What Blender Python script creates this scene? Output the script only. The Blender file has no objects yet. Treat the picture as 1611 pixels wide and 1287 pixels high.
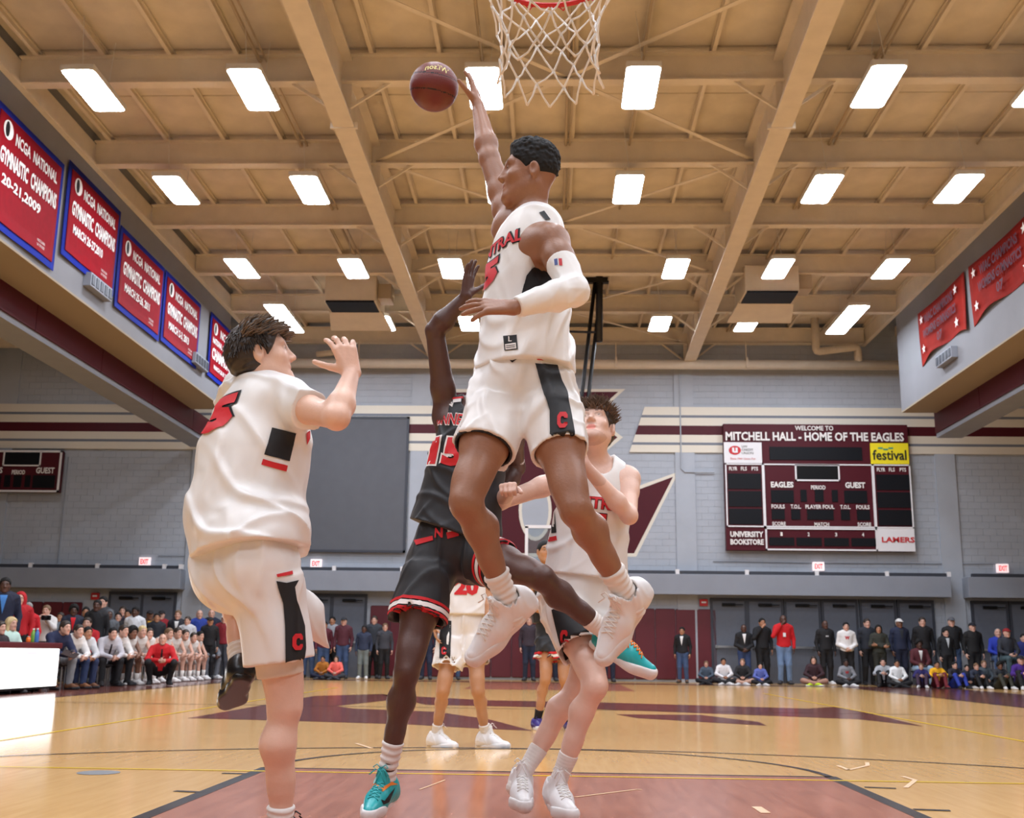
import bpy, bmesh, math, random
import numpy as np
from mathutils import Vector, Matrix
from mathutils.bvhtree import BVHTree

# ------------------------------------------------------------------ camera, world, exposure
SC = bpy.context.scene
COL = SC.collection
IW, IH = 1611.0, 1287.0
FPX, PITCH, YAW, ROLL = 1765.6, .21465, .036248, .012679
CAM = np.array([.0262, 0.0, .7513])
_f = np.array([-math.sin(YAW)*math.cos(PITCH), math.cos(YAW)*math.cos(PITCH), math.sin(PITCH)])
_r0 = np.array([math.cos(YAW), math.sin(YAW), 0.0]); _u0 = np.cross(_r0, _f)
_rt = _r0*math.cos(ROLL)+_u0*math.sin(ROLL); _up = -_r0*math.sin(ROLL)+_u0*math.cos(ROLL)
cd = bpy.data.cameras.new('camera'); cam = bpy.data.objects.new('camera', cd); COL.objects.link(cam)
cd.sensor_fit = 'HORIZONTAL'; cd.sensor_width = 36.0; cd.lens = 36.0*FPX/IW
cd.dof.use_dof = True; cd.dof.focus_distance = 4.5; cd.dof.aperture_fstop = 7.0
cd.clip_start = .05; cd.clip_end = 200
cam.matrix_world = Matrix(((_rt[0], _up[0], -_f[0], CAM[0]), (_rt[1], _up[1], -_f[1], CAM[1]),
                           (_rt[2], _up[2], -_f[2], CAM[2]), (0, 0, 0, 1)))
SC.camera = cam
world = bpy.data.worlds.new('world'); SC.world = world; world.use_nodes = True
world.node_tree.nodes['Background'].inputs[0].default_value = (.5, .55, .65, 1)
world.node_tree.nodes['Background'].inputs[1].default_value = .02
vs = SC.view_settings
vs.view_transform = 'Standard'; vs.look = 'None'; vs.gamma = 1; vs.use_curve_mapping = False
vs.exposure = 1.56
LAMP = 17.0            # radiance of the ceiling lenses
SC.cycles.max_bounces = 6; SC.cycles.diffuse_bounces = 4; SC.cycles.glossy_bounces = 2
SC.cycles.use_adaptive_sampling = True; SC.cycles.adaptive_threshold = .035
SC.cycles.transmission_bounces = 4; SC.cycles.transparent_max_bounces = 8
SC.cycles.sample_clamp_indirect = 6.0
SC.cycles.use_denoising = True
try:
    SC.cycles.denoiser = 'OPENIMAGEDENOISE'
except Exception:
    pass

def at(px, py, **k):
    """the world point seen at a picture point, on the plane X=, Y= or Z= given"""
    d = _f+_rt*(px-IW/2)/FPX-_up*(py-IH/2)/FPX
    a, v = list(k.items())[0]; i = 'XYZ'.index(a)
    return CAM+d*((v-CAM[i])/d[i])

# ------------------------------------------------------------------ materials
def lin(c):
    return tuple((x/255/12.92 if x/255 <= .04045 else ((x/255+.055)/1.055)**2.4) for x in c)+(1.0,)
MATS = {}
def mat(name, rgb, rough=.6, metal=0.0, spec=.5, emit=None, es=1.0, noise=0.0, nscale=8.0, bump=0.0, bscale=60.0,
        coat=0.0, stretch=None, sheen=0.0, sss=0.0, attr=None, alpha=1.0):
    if name in MATS: return MATS[name]
    m = bpy.data.materials.new(name); m.use_nodes = True; nt = m.node_tree; b = nt.nodes['Principled BSDF']
    col = lin(rgb) if max(rgb) > 1.0001 else tuple(rgb)+(1.0,)
    b.inputs['Base Color'].default_value = col
    b.inputs['Roughness'].default_value = rough; b.inputs['Metallic'].default_value = metal
    b.inputs['Specular IOR Level'].default_value = spec
    b.inputs['Coat Weight'].default_value = coat; b.inputs['Coat Roughness'].default_value = .08
    b.inputs['Sheen Weight'].default_value = sheen
    if sss:
        b.inputs['Subsurface Weight'].default_value = sss; b.inputs['Subsurface Radius'].default_value = (.012, .005, .003)
        b.inputs['Subsurface Scale'].default_value = 1.0
    if emit is not None:
        b.inputs['Emission Color'].default_value = lin(emit); b.inputs['Emission Strength'].default_value = es
    m.diffuse_color = col
    tc = None
    if noise or bump:
        tc = nt.nodes.new('ShaderNodeTexCoord'); mp = nt.nodes.new('ShaderNodeMapping')
        nt.links.new(tc.outputs['Object'], mp.inputs['Vector'])
        if stretch: mp.inputs['Scale'].default_value = stretch
    src = None
    if noise:
        n = nt.nodes.new('ShaderNodeTexNoise'); n.inputs['Scale'].default_value = nscale; n.inputs['Detail'].default_value = 4
        nt.links.new(mp.outputs[0], n.inputs['Vector'])
        r = nt.nodes.new('ShaderNodeMapRange'); r.inputs[1].default_value = .3; r.inputs[2].default_value = .7
        r.inputs[3].default_value = 1-noise; r.inputs[4].default_value = 1+noise*.6
        nt.links.new(n.outputs['Fac'], r.inputs[0])
        x = nt.nodes.new('ShaderNodeMix'); x.data_type = 'RGBA'; x.blend_type = 'MULTIPLY'; x.inputs[0].default_value = 1
        x.inputs[6].default_value = col; nt.links.new(r.outputs[0], x.inputs[7]); src = x.outputs[2]
        nt.links.new(src, b.inputs['Base Color'])
    if attr:
        a = nt.nodes.new('ShaderNodeAttribute'); a.attribute_name = attr
        x = nt.nodes.new('ShaderNodeMix'); x.data_type = 'RGBA'; x.blend_type = 'MULTIPLY'; x.inputs[0].default_value = 1
        if src: nt.links.new(src, x.inputs[6])
        else: x.inputs[6].default_value = col
        nt.links.new(a.outputs['Color'], x.inputs[7]); nt.links.new(x.outputs[2], b.inputs['Base Color'])
    if bump:
        n2 = nt.nodes.new('ShaderNodeTexNoise'); n2.inputs['Scale'].default_value = bscale; n2.inputs['Detail'].default_value = 3
        nt.links.new(mp.outputs[0], n2.inputs['Vector'])
        bp = nt.nodes.new('ShaderNodeBump'); bp.inputs['Strength'].default_value = bump; bp.inputs['Distance'].default_value = .01
        nt.links.new(n2.outputs['Fac'], bp.inputs['Height']); nt.links.new(bp.outputs[0], b.inputs['Normal'])
    MATS[name] = m
    return m

def satin(name, rgb, rough=.4, wr=.9, sc=6.0):
    """jersey cloth with soft creases"""
    m = mat(name, rgb, rough, sheen=.1); nt = m.node_tree; b = nt.nodes['Principled BSDF']; N = nt.nodes; L = nt.links
    tc = N.new('ShaderNodeTexCoord'); mp = N.new('ShaderNodeMapping'); mp.inputs['Scale'].default_value = (1, 1, .55); mp.inputs['Rotation'].default_value = (.3, .5, 0)
    L.new(tc.outputs['Object'], mp.inputs['Vector'])
    n1 = N.new('ShaderNodeTexNoise'); n1.inputs['Scale'].default_value = sc; n1.inputs['Detail'].default_value = 2.5; n1.inputs['Distortion'].default_value = 1.1
    n1.noise_type = 'RIDGED_MULTIFRACTAL' if hasattr(n1, 'noise_type') else n1.noise_type
    L.new(mp.outputs[0], n1.inputs['Vector'])
    n2 = N.new('ShaderNodeTexNoise'); n2.inputs['Scale'].default_value = 420; L.new(tc.outputs['Object'], n2.inputs['Vector'])
    b1 = N.new('ShaderNodeBump'); b1.inputs['Strength'].default_value = wr; b1.inputs['Distance'].default_value = .02; L.new(n1.outputs['Fac'], b1.inputs['Height'])
    b2 = N.new('ShaderNodeBump'); b2.inputs['Strength'].default_value = .12; b2.inputs['Distance'].default_value = .001; L.new(n2.outputs['Fac'], b2.inputs['Height'])
    L.new(b1.outputs[0], b2.inputs['Normal']); L.new(b2.outputs[0], b.inputs['Normal'])
    return m

def wood(name, base, dark, rough=.13, planks=True, mixr=(.35, .7)):
    """varnished maple boards running along the court"""
    m = bpy.data.materials.new(name); m.use_nodes = True; nt = m.node_tree; N = nt.nodes; L = nt.links
    b = N['Principled BSDF']; tc = N.new('ShaderNodeTexCoord')
    mp = N.new('ShaderNodeMapping'); L.new(tc.outputs['Object'], mp.inputs['Vector'])
    mp.inputs['Rotation'].default_value = (0, 0, math.pi/2)
    br = N.new('ShaderNodeTexBrick'); L.new(mp.outputs[0], br.inputs['Vector'])
    br.inputs['Scale'].default_value = 1.0; br.inputs['Brick Width'].default_value = .9; br.inputs['Row Height'].default_value = .057
    br.inputs['Mortar Size'].default_value = 0.0; br.inputs['Color1'].default_value = (0, 0, 0, 1); br.inputs['Color2'].default_value = (1, 1, 1, 1)
    br.inputs['Mortar'].default_value = (.5, .5, .5, 1); br.offset = .37
    n = N.new('ShaderNodeTexNoise'); mp2 = N.new('ShaderNodeMapping'); mp2.inputs['Scale'].default_value = (9, .9, 1)
    L.new(tc.outputs['Object'], mp2.inputs['Vector']); L.new(mp2.outputs[0], n.inputs['Vector']); n.inputs['Scale'].default_value = 2.2
    n.inputs['Detail'].default_value = 5
    md = N.new('ShaderNodeMath'); md.operation = 'MULTIPLY_ADD'; L.new(br.outputs['Color'], md.inputs[0]); md.inputs[1].default_value = .14
    L.new(n.outputs['Fac'], md.inputs[2])
    rp = N.new('ShaderNodeMapRange'); rp.inputs[1].default_value = mixr[0]; rp.inputs[2].default_value = mixr[0]+.75; L.new(md.outputs[0], rp.inputs[0])
    mx = N.new('ShaderNodeMix'); mx.data_type = 'RGBA'; L.new(rp.outputs[0], mx.inputs[0])
    mx.inputs[6].default_value = lin(base); mx.inputs[7].default_value = lin(dark); L.new(mx.outputs[2], b.inputs['Base Color'])
    n3 = N.new('ShaderNodeTexNoise'); n3.inputs['Scale'].default_value = .35; n3.inputs['Detail'].default_value = 0; L.new(tc.outputs['Object'], n3.inputs['Vector'])
    r3 = N.new('ShaderNodeMapRange'); r3.inputs[3].default_value = rough*.95; r3.inputs[4].default_value = rough*1.15; L.new(n3.outputs['Fac'], r3.inputs[0])
    L.new(r3.outputs[0], b.inputs['Roughness']); b.inputs['Specular IOR Level'].default_value = .5
    m.diffuse_color = lin(base); MATS[name] = m
    return m

# ------------------------------------------------------------------ mesh helpers
def link(o, parent=None):
    COL.objects.link(o)
    if parent is not None:
        o.parent = parent; o.matrix_parent_inverse = parent.matrix_basis.inverted()
    return o
def tag(o, label=None, cat=None, group=None, kind=None):
    if label: o['label'] = label
    if cat: o['category'] = cat
    if group: o['group'] = group
    if kind: o['kind'] = kind
    return o
def thing(name, label, cat, loc=(0, 0, 0), group=None, kind=None, parent=None):
    o = bpy.data.objects.new(name, None); o.location = Vector([float(v) for v in loc]); o.empty_display_size = .1
    link(o, parent); tag(o, label, cat, group, kind)
    return o
def struct(o): o['kind'] = 'structure'; return o

class MB:
    def __init__(s): s.v = []; s.f = []; s.mi = []; s.m = 0
    def add(s, vs_, fs):
        n = len(s.v); s.v += [tuple(float(c) for c in v) for v in vs_]
        for f in fs: s.f.append(tuple(i+n for i in f)); s.mi.append(s.m)
        return s
    def box(s, a, b):
        (x0, y0, z0), (x1, y1, z1) = a, b
        return s.add([(x0, y0, z0), (x1, y0, z0), (x1, y1, z0), (x0, y1, z0), (x0, y0, z1), (x1, y0, z1), (x1, y1, z1), (x0, y1, z1)],
                     [(0, 3, 2, 1), (4, 5, 6, 7), (0, 1, 5, 4), (1, 2, 6, 5), (2, 3, 7, 6), (3, 0, 4, 7)])
    def bar(s, p, q, w, h, up=(0, 0, 1)):
        p = np.array(p, float); q = np.array(q, float); d = q-p; d /= np.linalg.norm(d); up = np.array(up, float)
        x = np.cross(d, up)
        if np.linalg.norm(x) < 1e-6: x = np.cross(d, (1, 0, 0))
        x /= np.linalg.norm(x); y = np.cross(x, d); vs_ = []
        for c in (p, q):
            for sx, sy in ((-1, -1), (1, -1), (1, 1), (-1, 1)): vs_.append(c+x*sx*w/2+y*sy*h/2)
        return s.add(vs_, [(0, 3, 2, 1), (4, 5, 6, 7), (0, 1, 5, 4), (1, 2, 6, 5), (2, 3, 7, 6), (3, 0, 4, 7)])
    def tube(s, pts, r, n=8, closed=False, caps=True):
        pts = [np.array(p, float) for p in pts]; N = len(pts); rs = r if hasattr(r, '__len__') else [r]*N
        base = len(s.v); ref = None
        for i, p in enumerate(pts):
            if closed: d = pts[(i+1) % N]-pts[i-1]
            else: d = pts[min(i+1, N-1)]-pts[max(i-1, 0)]
            d = d/(np.linalg.norm(d)+1e-12)
            if ref is None:
                ref = np.cross(d, (0, 0, 1.0))
                if np.linalg.norm(ref) < .1: ref = np.cross(d, (1.0, 0, 0))
            ref = ref-d*(ref@d); ref /= np.linalg.norm(ref)+1e-12; b = np.cross(d, ref)
            for k in range(n):
                a = 2*math.pi*k/n; s.v.append(tuple(p+(ref*math.cos(a)+b*math.sin(a))*rs[i]))
        M = N if closed else N-1
        for i in range(M):
            j = (i+1) % N
            for k in range(n):
                k2 = (k+1) % n; s.f.append((base+i*n+k, base+i*n+k2, base+j*n+k2, base+j*n+k)); s.mi.append(s.m)
        if caps and not closed:
            s.f.append(tuple(base+k for k in range(n))[::-1]); s.mi.append(s.m)
            s.f.append(tuple(base+(N-1)*n+k for k in range(n))); s.mi.append(s.m)
        return s
    def lathe(s, prof, c=(0, 0, 0), n=16, axis='Z'):
        base = len(s.v)
        for r, z in prof:
            for k in range(n):
                a = 2*math.pi*k/n; v = (r*math.cos(a), r*math.sin(a), z)
                if axis == 'Y': v = (v[0], v[2], v[1])
                if axis == 'X': v = (v[2], v[0], v[1])
                s.v.append((v[0]+c[0], v[1]+c[1], v[2]+c[2]))
        for i in range(len(prof)-1):
            for k in range(n):
                k2 = (k+1) % n; s.f.append((base+i*n+k, base+i*n+k2, base+(i+1)*n+k2, base+(i+1)*n+k)); s.mi.append(s.m)
        s.f.append(tuple(base+k for k in range(n))[::-1]); s.mi.append(s.m)
        s.f.append(tuple(base+(len(prof)-1)*n+k for k in range(n))); s.mi.append(s.m)
        return s
    def slab(s, poly, d):
        """polygon (3D points, coplanar) thickened by vector d"""
        n = len(poly); P = [np.array(p, float) for p in poly]; d = np.array(d, float)
        s.add([tuple(p) for p in P]+[tuple(p+d) for p in P],
              [tuple(range(n))[::-1], tuple(range(n, 2*n))]+[(i, (i+1) % n, n+(i+1) % n, n+i) for i in range(n)])
        return s
    def mesh(s, name, mats, smooth=False):
        me = bpy.data.meshes.new(name); me.from_pydata(s.v, [], s.f)
        for m in (mats if isinstance(mats, (list, tuple)) else [mats]): me.materials.append(m)
        if any(s.mi): me.polygons.foreach_set('material_index', s.mi)
        if smooth: me.polygons.foreach_set('use_smooth', [True]*len(me.polygons))
        me.update(); return me
    def build(s, name, mats, parent=None, smooth=False, bevel=0.0):
        me = s.mesh(name, mats, smooth)
        if bevel:
            bm = bmesh.new(); bm.from_mesh(me); bmesh.ops.recalc_face_normals(bm, faces=bm.faces)
            bmesh.ops.bevel(bm, geom=bm.edges[:], offset=bevel, segments=2, affect='EDGES', profile=.6); bm.to_mesh(me); bm.free()
        return link(bpy.data.objects.new(name, me), parent)
def dup(o, parent=None, M=None, name=None):
    c = o.copy(); COL.objects.link(c); c.parent = parent
    if M is not None: c.matrix_basis = M
    return c

_TX = {}
def text_geo(s, bold=.02, spacing=1.0):
    """flat lettering: vertices fitted to a unit-high box starting at 0,0 and its width"""
    k = (s, bold, spacing)
    if k in _TX: return _TX[k]
    cu = bpy.data.curves.new('lettering', 'FONT'); cu.body = s; cu.size = 1; cu.offset = bold; cu.resolution_u = 2
    cu.space_character = spacing; cu.fill_mode = 'FRONT'
    o = bpy.data.objects.new('lettering', cu); COL.objects.link(o)
    me = bpy.data.meshes.new_from_object(o)
    v = np.array([p.co[:2] for p in me.vertices]).reshape(-1, 2); f = [tuple(p.vertices) for p in me.polygons]
    bpy.data.objects.remove(o); bpy.data.curves.remove(cu); bpy.data.meshes.remove(me)
    lo, hi = v.min(0), v.max(0); v = (v-lo)/(hi[1]-lo[1])
    _TX[k] = (v, f, v[:, 0].max())
    return _TX[k]
def letters(mb, s, c, xd, yd, width, height, bold=.02, off=None):
    """lettering centred on c, fitted to width x height along the directions xd, yd"""
    v, f, w = text_geo(s, bold); c = np.array(c, float); xd = np.array(xd, float); yd = np.array(yd, float)
    if off is not None: c = c+np.array(off, float)
    P = [c+xd*((x/w-.5)*width)+yd*((y-.5)*height) for x, y in v]
    mb.add(P, f)
    return mb

# ------------------------------------------------------------------ palette
M_beige = mat('beige_steel_paint', (219, 208, 190), .55, noise=.06, nscale=3)
M_deck = mat('beige_deck_board', (213, 202, 183), .8, noise=.12, nscale=1.6, bump=.15, bscale=30)
M_grey = mat('grey_wall_paint', (166, 173, 183), .7, noise=.05, nscale=2)
M_greyd = mat('grey_joint', (142, 149, 159), .8)
M_fascia = mat('grey_plaster', (122, 123, 128), .75, noise=.04, nscale=1.5)
M_under = mat('beige_plaster', (150, 136, 114), .8)
M_maroon = mat('maroon_paint', (74, 14, 27), .5, spec=.25)
M_maroonp = mat('maroon_vinyl', (92, 20, 34), .5, noise=.06, nscale=4)
M_cream = mat('cream_paint', (216, 210, 196), .6)
M_stripeg = mat('slate_paint', (110, 116, 128), .6)
M_white = mat('white_paint', (225, 225, 228), .5)
M_black = mat('black_paint', (12, 12, 14), .5, spec=.2)
M_blackm = mat('black_steel', (22, 22, 24), .4, metal=.3)
M_door = mat('slate_door_paint', (92, 98, 110), .55, noise=.05)
M_doorf = mat('dark_slate_frame', (52, 57, 68), .5)
M_ledge = mat('slate_vinyl', (138, 144, 155), .6, noise=.05, nscale=2)
M_steel = mat('brushed_steel', (190, 195, 200), .3, metal=.9)
M_red = mat('red_paint', (190, 28, 32), .45)
M_yellow = mat('yellow_print', (238, 222, 28), .5)
M_blue = mat('blue_cloth', (22, 40, 136), .7, noise=.08, spec=.08)
M_bred = mat('red_cloth', (136, 10, 26), .7, noise=.08, spec=.08)
M_print = mat('white_print', (232, 230, 228), .6, spec=.1)
M_screen = mat('dark_display', (14, 16, 22), .5, spec=.2)
M_lens = mat('lamp_lens', (255, 255, 255), .4, emit=(236, 243, 255), es=LAMP)
M_lens.cycles.emission_sampling = 'FRONT'
M_lamp = mat('white_lamp_housing', (215, 212, 205), .5)
# ------------------------------------------------------------------ the hall
YW = 34.2                                    # far wall
XL, XR = -9.3, 9.8                           # faces of the bulkheads along both sides
ZR, ZP = 10.95, 10.28                        # underside of the deck, underside of the purlins
M_floor = wood('maple_floor', (230, 184, 118), (208, 157, 92))
M_lane = wood('red_stained_maple', (188, 122, 96), (138, 78, 58), .15)
M_logo = wood('maroon_stained_maple', (122, 62, 52), (88, 40, 34), .14)
M_border = wood('brown_stained_maple', (112, 66, 56), (86, 46, 40), .14)
M_fline = mat('black_floor_paint', (44, 38, 38), .2, noise=.15, nscale=3)
M_fyel = mat('yellow_floor_paint', (236, 196, 40), .2)
M_scuff = mat('pale_scuff', (226, 190, 150), .3)

flo = struct(MB().box((-24, -9, -.2), (24, YW, 0)).build('floor', M_floor))
def paint(name, polys, m, z=.001):
    mb = MB()
    for p in polys: mb.slab([(q[0], q[1], z) for q in p], (0, 0, .0004))
    return mb.build(name, m, flo)
def strip(p, q, w):
    p = np.array(p, float); q = np.array(q, float); d = (q-p)/np.linalg.norm(q-p); n = np.array((-d[1], d[0]))*w/2
    return [p-n, q-n, q+n, p+n]
def arc(c, r, a0, a1, w, n=64):
    out = []
    for i in range(n):
        a, b = a0+(a1-a0)*i/n, a0+(a1-a0)*(i+1)/n
        out.append([(c[0]+(r-w/2)*math.cos(a), c[1]+(r-w/2)*math.sin(a)), (c[0]+(r+w/2)*math.cos(a), c[1]+(r+w/2)*math.sin(a)),
                    (c[0]+(r+w/2)*math.cos(b), c[1]+(r+w/2)*math.sin(b)), (c[0]+(r-w/2)*math.cos(b), c[1]+(r-w/2)*math.sin(b))])
    return out
YF = 7.62; YB = YF-5.79; YE = YB+28.65; RIMY = YF-4.19
paint('lane_stain', [[(-1.83, YB), (1.83, YB), (1.83, YF), (-1.83, YF)]], M_lane)
paint('lane_stain', [[(-1.83, YE-5.79), (1.83, YE-5.79), (1.83, YE), (-1.83, YE)]], M_lane)
paint('court_border', [[(-10.6, YB-4), (-7.67, YB-4), (-7.67, YE+1.0), (-10.6, YE+1.0)], [(7.67, YB-4), (10.6, YB-4), (10.6, YE+1), (7.67, YE+1)],
                       [(-7.67, YE), (7.67, YE), (7.67, YE+1.0), (-7.67, YE+1.0)]], M_border)
def fpoly(pts): return [tuple(at(x, y, Z=0)[:2]) for x, y in pts]
paint('eagle_emblem', [fpoly([(295, 1130), (411, 1110), (495, 1095), (603, 1092), (636, 1099), (575, 1106), (528, 1111), (556, 1115), (686, 1120), (770, 1132), (838, 1150), (745, 1146), (645, 1140), (478, 1135)]),
                       fpoly([(600, 1093), (770, 1102), (936, 1105), (1102, 1110), (1269, 1115), (1319, 1112), (1400, 1130), (1452, 1143), (1352, 1132), (1227, 1127), (1019, 1119), (853, 1113), (670, 1109)]),
                       fpoly([(969, 1124), (1102, 1125), (1194, 1136), (1206, 1142), (1102, 1136), (1002, 1130)])], M_logo, .0012)
B5 = .05
paint('free_throw_line', [strip((-1.83, YF), (1.83, YF), B5)], M_fline, .0022)
paint('lane_line', [strip((-1.83, YB), (-1.83, YF+.025), B5*1.6)], M_fline, .0022)
paint('lane_line', [strip((1.83, YB), (1.83, YF+.025), B5*1.6)], M_fline, .0022)
paint('free_throw_arc', arc((0, YF), 1.83, 0, math.pi, B5), M_fline, .0022)
paint('three_point_arc', arc((0, RIMY), 6.05, math.radians(-12), math.radians(192), B5, 96), M_fline, .0024)
paint('division_line', [strip((-7.62, (YB+YE)/2), (7.62, (YB+YE)/2), B5)], M_fline, .0024)
paint('side_line', [strip((-7.65, YB), (-7.65, YE), B5)], M_fline, .0024)
paint('side_line', [strip((7.65, YB), (7.65, YE), B5)], M_fline, .0024)
for s in (-1, 1):
    paint('volleyball_line', [strip((4.5*s, YB+2), (4.5*s, YE-6), B5)], M_fyel, .0028)
paint('volleyball_line', [strip((-8, YF-.21), (8, YF-.21), .045)], M_fyel, .0028)
for a, b in (((742, 1246), (800, 1247)), ((1360, 1239), (1410, 1241)), ((1437, 1274), (1495, 1276)), ((275, 1245), (320, 1247)), ((350, 1217), (395, 1218))):
    pa, pb = at(*a, Z=0)[:2], at(*b, Z=0)[:2]
    if a[0] != 742: paint('lane_mark', [strip(pa, pb, .05)], M_fline, .0026)
for pts, w_ in ((((905, 1255), (960, 1248), (1000, 1243), (1010, 1243)), .02), (((1318, 1205), (1335, 1212), (1365, 1205), (1364, 1200)), .03), (((1420, 1222), (1440, 1228), (1425, 1240)), .03), (((660, 1243), (700, 1228)), .012), (((1190, 1270), (1205, 1280)), .05), (((560, 1170), (585, 1178)), .03)):
    P_ = [at(*q, Z=0)[:2] for q in pts]
    paint('scuff_mark', [strip(P_[i], P_[i+1], w_) for i in range(len(P_)-1)], M_scuff, .0032)
paint('floor_outlet', [[(at(155, 1216, Z=0)[0]+.13*math.cos(a), at(155, 1216, Z=0)[1]+.13*math.sin(a)) for a in np.linspace(0, 2*math.pi, 17)[:-1]]], M_steel, .002)

# ---- walls
wf = struct(MB().box((-24, YW+.012, -.2), (24, YW+.4, 13)).build('wall_far', M_greyd))
bl = MB().box((-.1975, 0, -.0975), (.1975, .02, .0975)).mesh('wall_block', M_grey)
rest = MB(); nb = 0
for j in range(0, 62):
    z = .1+.2*j
    for i in range(-47, 42):
        x = .4*i+(.2 if j % 2 else 0)
        if 4.3 < z < 6.7 and -.2 < x < 4.9 or (3.7 < z < 6.8 and 10.8 < x < 13.2):
            if nb < 300:
                o = bpy.data.objects.new('wall_block', bl); link(o, wf); o.location = (x, YW, z); nb += 1; continue
        rest.box((x-.1975, YW, z-.0975), (x+.1975, YW+.02, z+.0975))
o = rest.build('block_courses', M_grey, wf); o['kind'] = 'stuff'
def wpoly(pts): return [tuple(at(x, y, Y=YW-.004)) for x, y in pts]
def wall_paint(name, polys, m, off=.004, th=.001):
    mb = MB()
    for p in polys: mb.slab([(q[0], YW-off, q[2]) for q in p], (0, -th, 0))
    return mb.build(name, m, wf)
bands = [(8.29, 8.03, M_cream), (8.03, 7.95, M_stripeg), (7.95, 7.70, M_cream), (7.70, 7.41, M_maroon), (7.41, 7.17, M_cream), (7.17, 7.09, M_stripeg), (7.09, 6.86, M_cream)]
for zt, zb, m in bands:
    def ex(z, s): return 2.42+(z-6.86)*.34 if s > 0 else -2.6-(z-6.86)*.34
    wall_paint('painted_stripe', [[(ex(zb, 1), 0, zb), (24, 0, zb), (24, 0, zt), (ex(zt, 1), 0, zt)]], m, .004, .058)
    wall_paint('painted_stripe', [[(-24, 0, zb), (ex(zb, -1), 0, zb), (ex(zt, -1), 0, zt), (-24, 0, zt)]], m, .004, .058)
big = [(690, 612), (984, 612), (937, 655), (980, 688), (932, 728), (1006, 764), (1068, 742), (1001, 876), (770, 876), (742, 760), (690, 700)]
def grow(pts, k):
    c = np.mean(pts, 0); out = []
    n = len(pts); P = [np.array(p, float) for p in pts]
    for i in range(n):
        a, b, d = P[i-1], P[i], P[(i+1) % n]
        e1 = (b-a)/np.linalg.norm(b-a); e2 = (d-b)/np.linalg.norm(d-b)
        n1 = np.array((e1[1], -e1[0])); n2 = np.array((e2[1], -e2[0])); m = n1+n2; m /= max(np.linalg.norm(m), .3)
        out.append(b+m*k/max(.45, abs(m@n1)))
    return out
wall_paint('mural_outline', [wpoly(big)], M_cream, .004)
wall_paint('mural_emblem', [wpoly(grow(big, -5.5))], M_maroon, .007)
wall_paint('mural_letter', [wpoly([(842+26*math.cos(a), 803+48*math.sin(a)) for a in np.linspace(0, 2*math.pi, 25)[:-1]])], M_cream, .010)
wall_paint('mural_letter', [wpoly([(842+21*math.cos(a), 803+42*math.sin(a)) for a in np.linspace(0, 2*math.pi, 25)[:-1]])], M_grey, .012)
# pilasters and conduits on the far wall
for x in (-17.2, -10.86, -4.05, 4.12, 12.0):
    MB().box((x-.3, YW-.055, 0), (x+.3, YW+.01, 10.3)).build('pilaster', M_grey, wf)
MB().tube([(4.0, YW-.08, 10), (4.0, YW-.08, 6.35), (4.1, YW-.08, 6.25), (5.0, YW-.08, 6.25)], .022, 6).build('conduit', M_grey, wf)
MB().tube([(-15.1, YW-.03, 6.6), (-15.1, YW-.03, 3.3)], .016, 6).build('conduit', M_greyd, wf)
MB().tube([(-10.6, YW-.03, 8.3), (-10.6, YW-.03, 3.55), (-12.0, YW-.03, 3.55)], .014, 6).build('conduit', M_greyd, wf)
MB().tube([(4.9, YW-.03, 3.55), (8.0, YW-.03, 3.52), (13.5, YW-.03, 3.55)], .014, 6).build('conduit', M_greyd, wf)

struct(MB().box((-24.3, -9, -.2), (-24, YW+.4, 13)).build('wall_left', M_grey))
struct(MB().box((24, -9, -.2), (24.3, YW+.4, 13)).build('wall_right', M_grey))
struct(MB().box((-24, -9.3, -.2), (24, -9, 13)).build('wall_back', M_grey))

# ---- bulkheads along both sides
n = 0
for s, X in ((-1, XL), (1, XR)):
    n += 1
    side = 'left' if s < 0 else 'right'
    o = struct(thing('wall_upper_'+side, None, None, (X, 0, 7.5)))
    XM = X+s*.95
    YN = 31.0; YM = 33.4 if s < 0 else 31.25        # the bulkhead stops short of the far wall
    MB().box((min(X, X+s*.25), -9, 7.5), (max(X, X+s*.25), YN, 11.4)).build('fascia_board', M_fascia, o)
    MB().box((min(X+s*.0, XM), -9, 7.46), (max(X, XM), YN, 7.5)).build('soffit_board', M_under, o)
    for k in range(13):       # maroon beam in lengths with joints
        y0 = -9+k*3.35
        if y0 > YM-.2: break
        MB().box((min(XM, XM+s*.3), y0+.012, 6.92), (max(XM, XM+s*.3), min(y0+3.338, YM), 7.5)).build('beam_casing', M_maroon, o)
    MB().box((min(XM+s*.05, XM+s*.75), -9, 6.8), (max(XM+s*.05, XM+s*.75), YM, 6.92)).build('track_trim', M_ledge, o)
    MB().box((min(XM+s*.3, XM+s*.7), -9, 6.92), (max(XM+s*.3, XM+s*.7), YN, 11.4)).build('fascia_board', M_grey, o)
    # aisle ceiling
    c = struct(thing('ceiling_aisle_'+side, None, None, (XM+s*5, 0, 10.6)))
    MB().box((min(XM, s*24), -9, 10.6), (max(XM, s*24), YW, 10.9)).build('deck_board', M_deck, c)
    for y in (14, 18, 22, 26, 30, 33.6):
        MB().box((min(XM+s*.7, s*24), y-.12, 10.0), (max(XM+s*.7, s*24), y+.12, 10.6)).build('purlin', M_beige, c)

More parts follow.
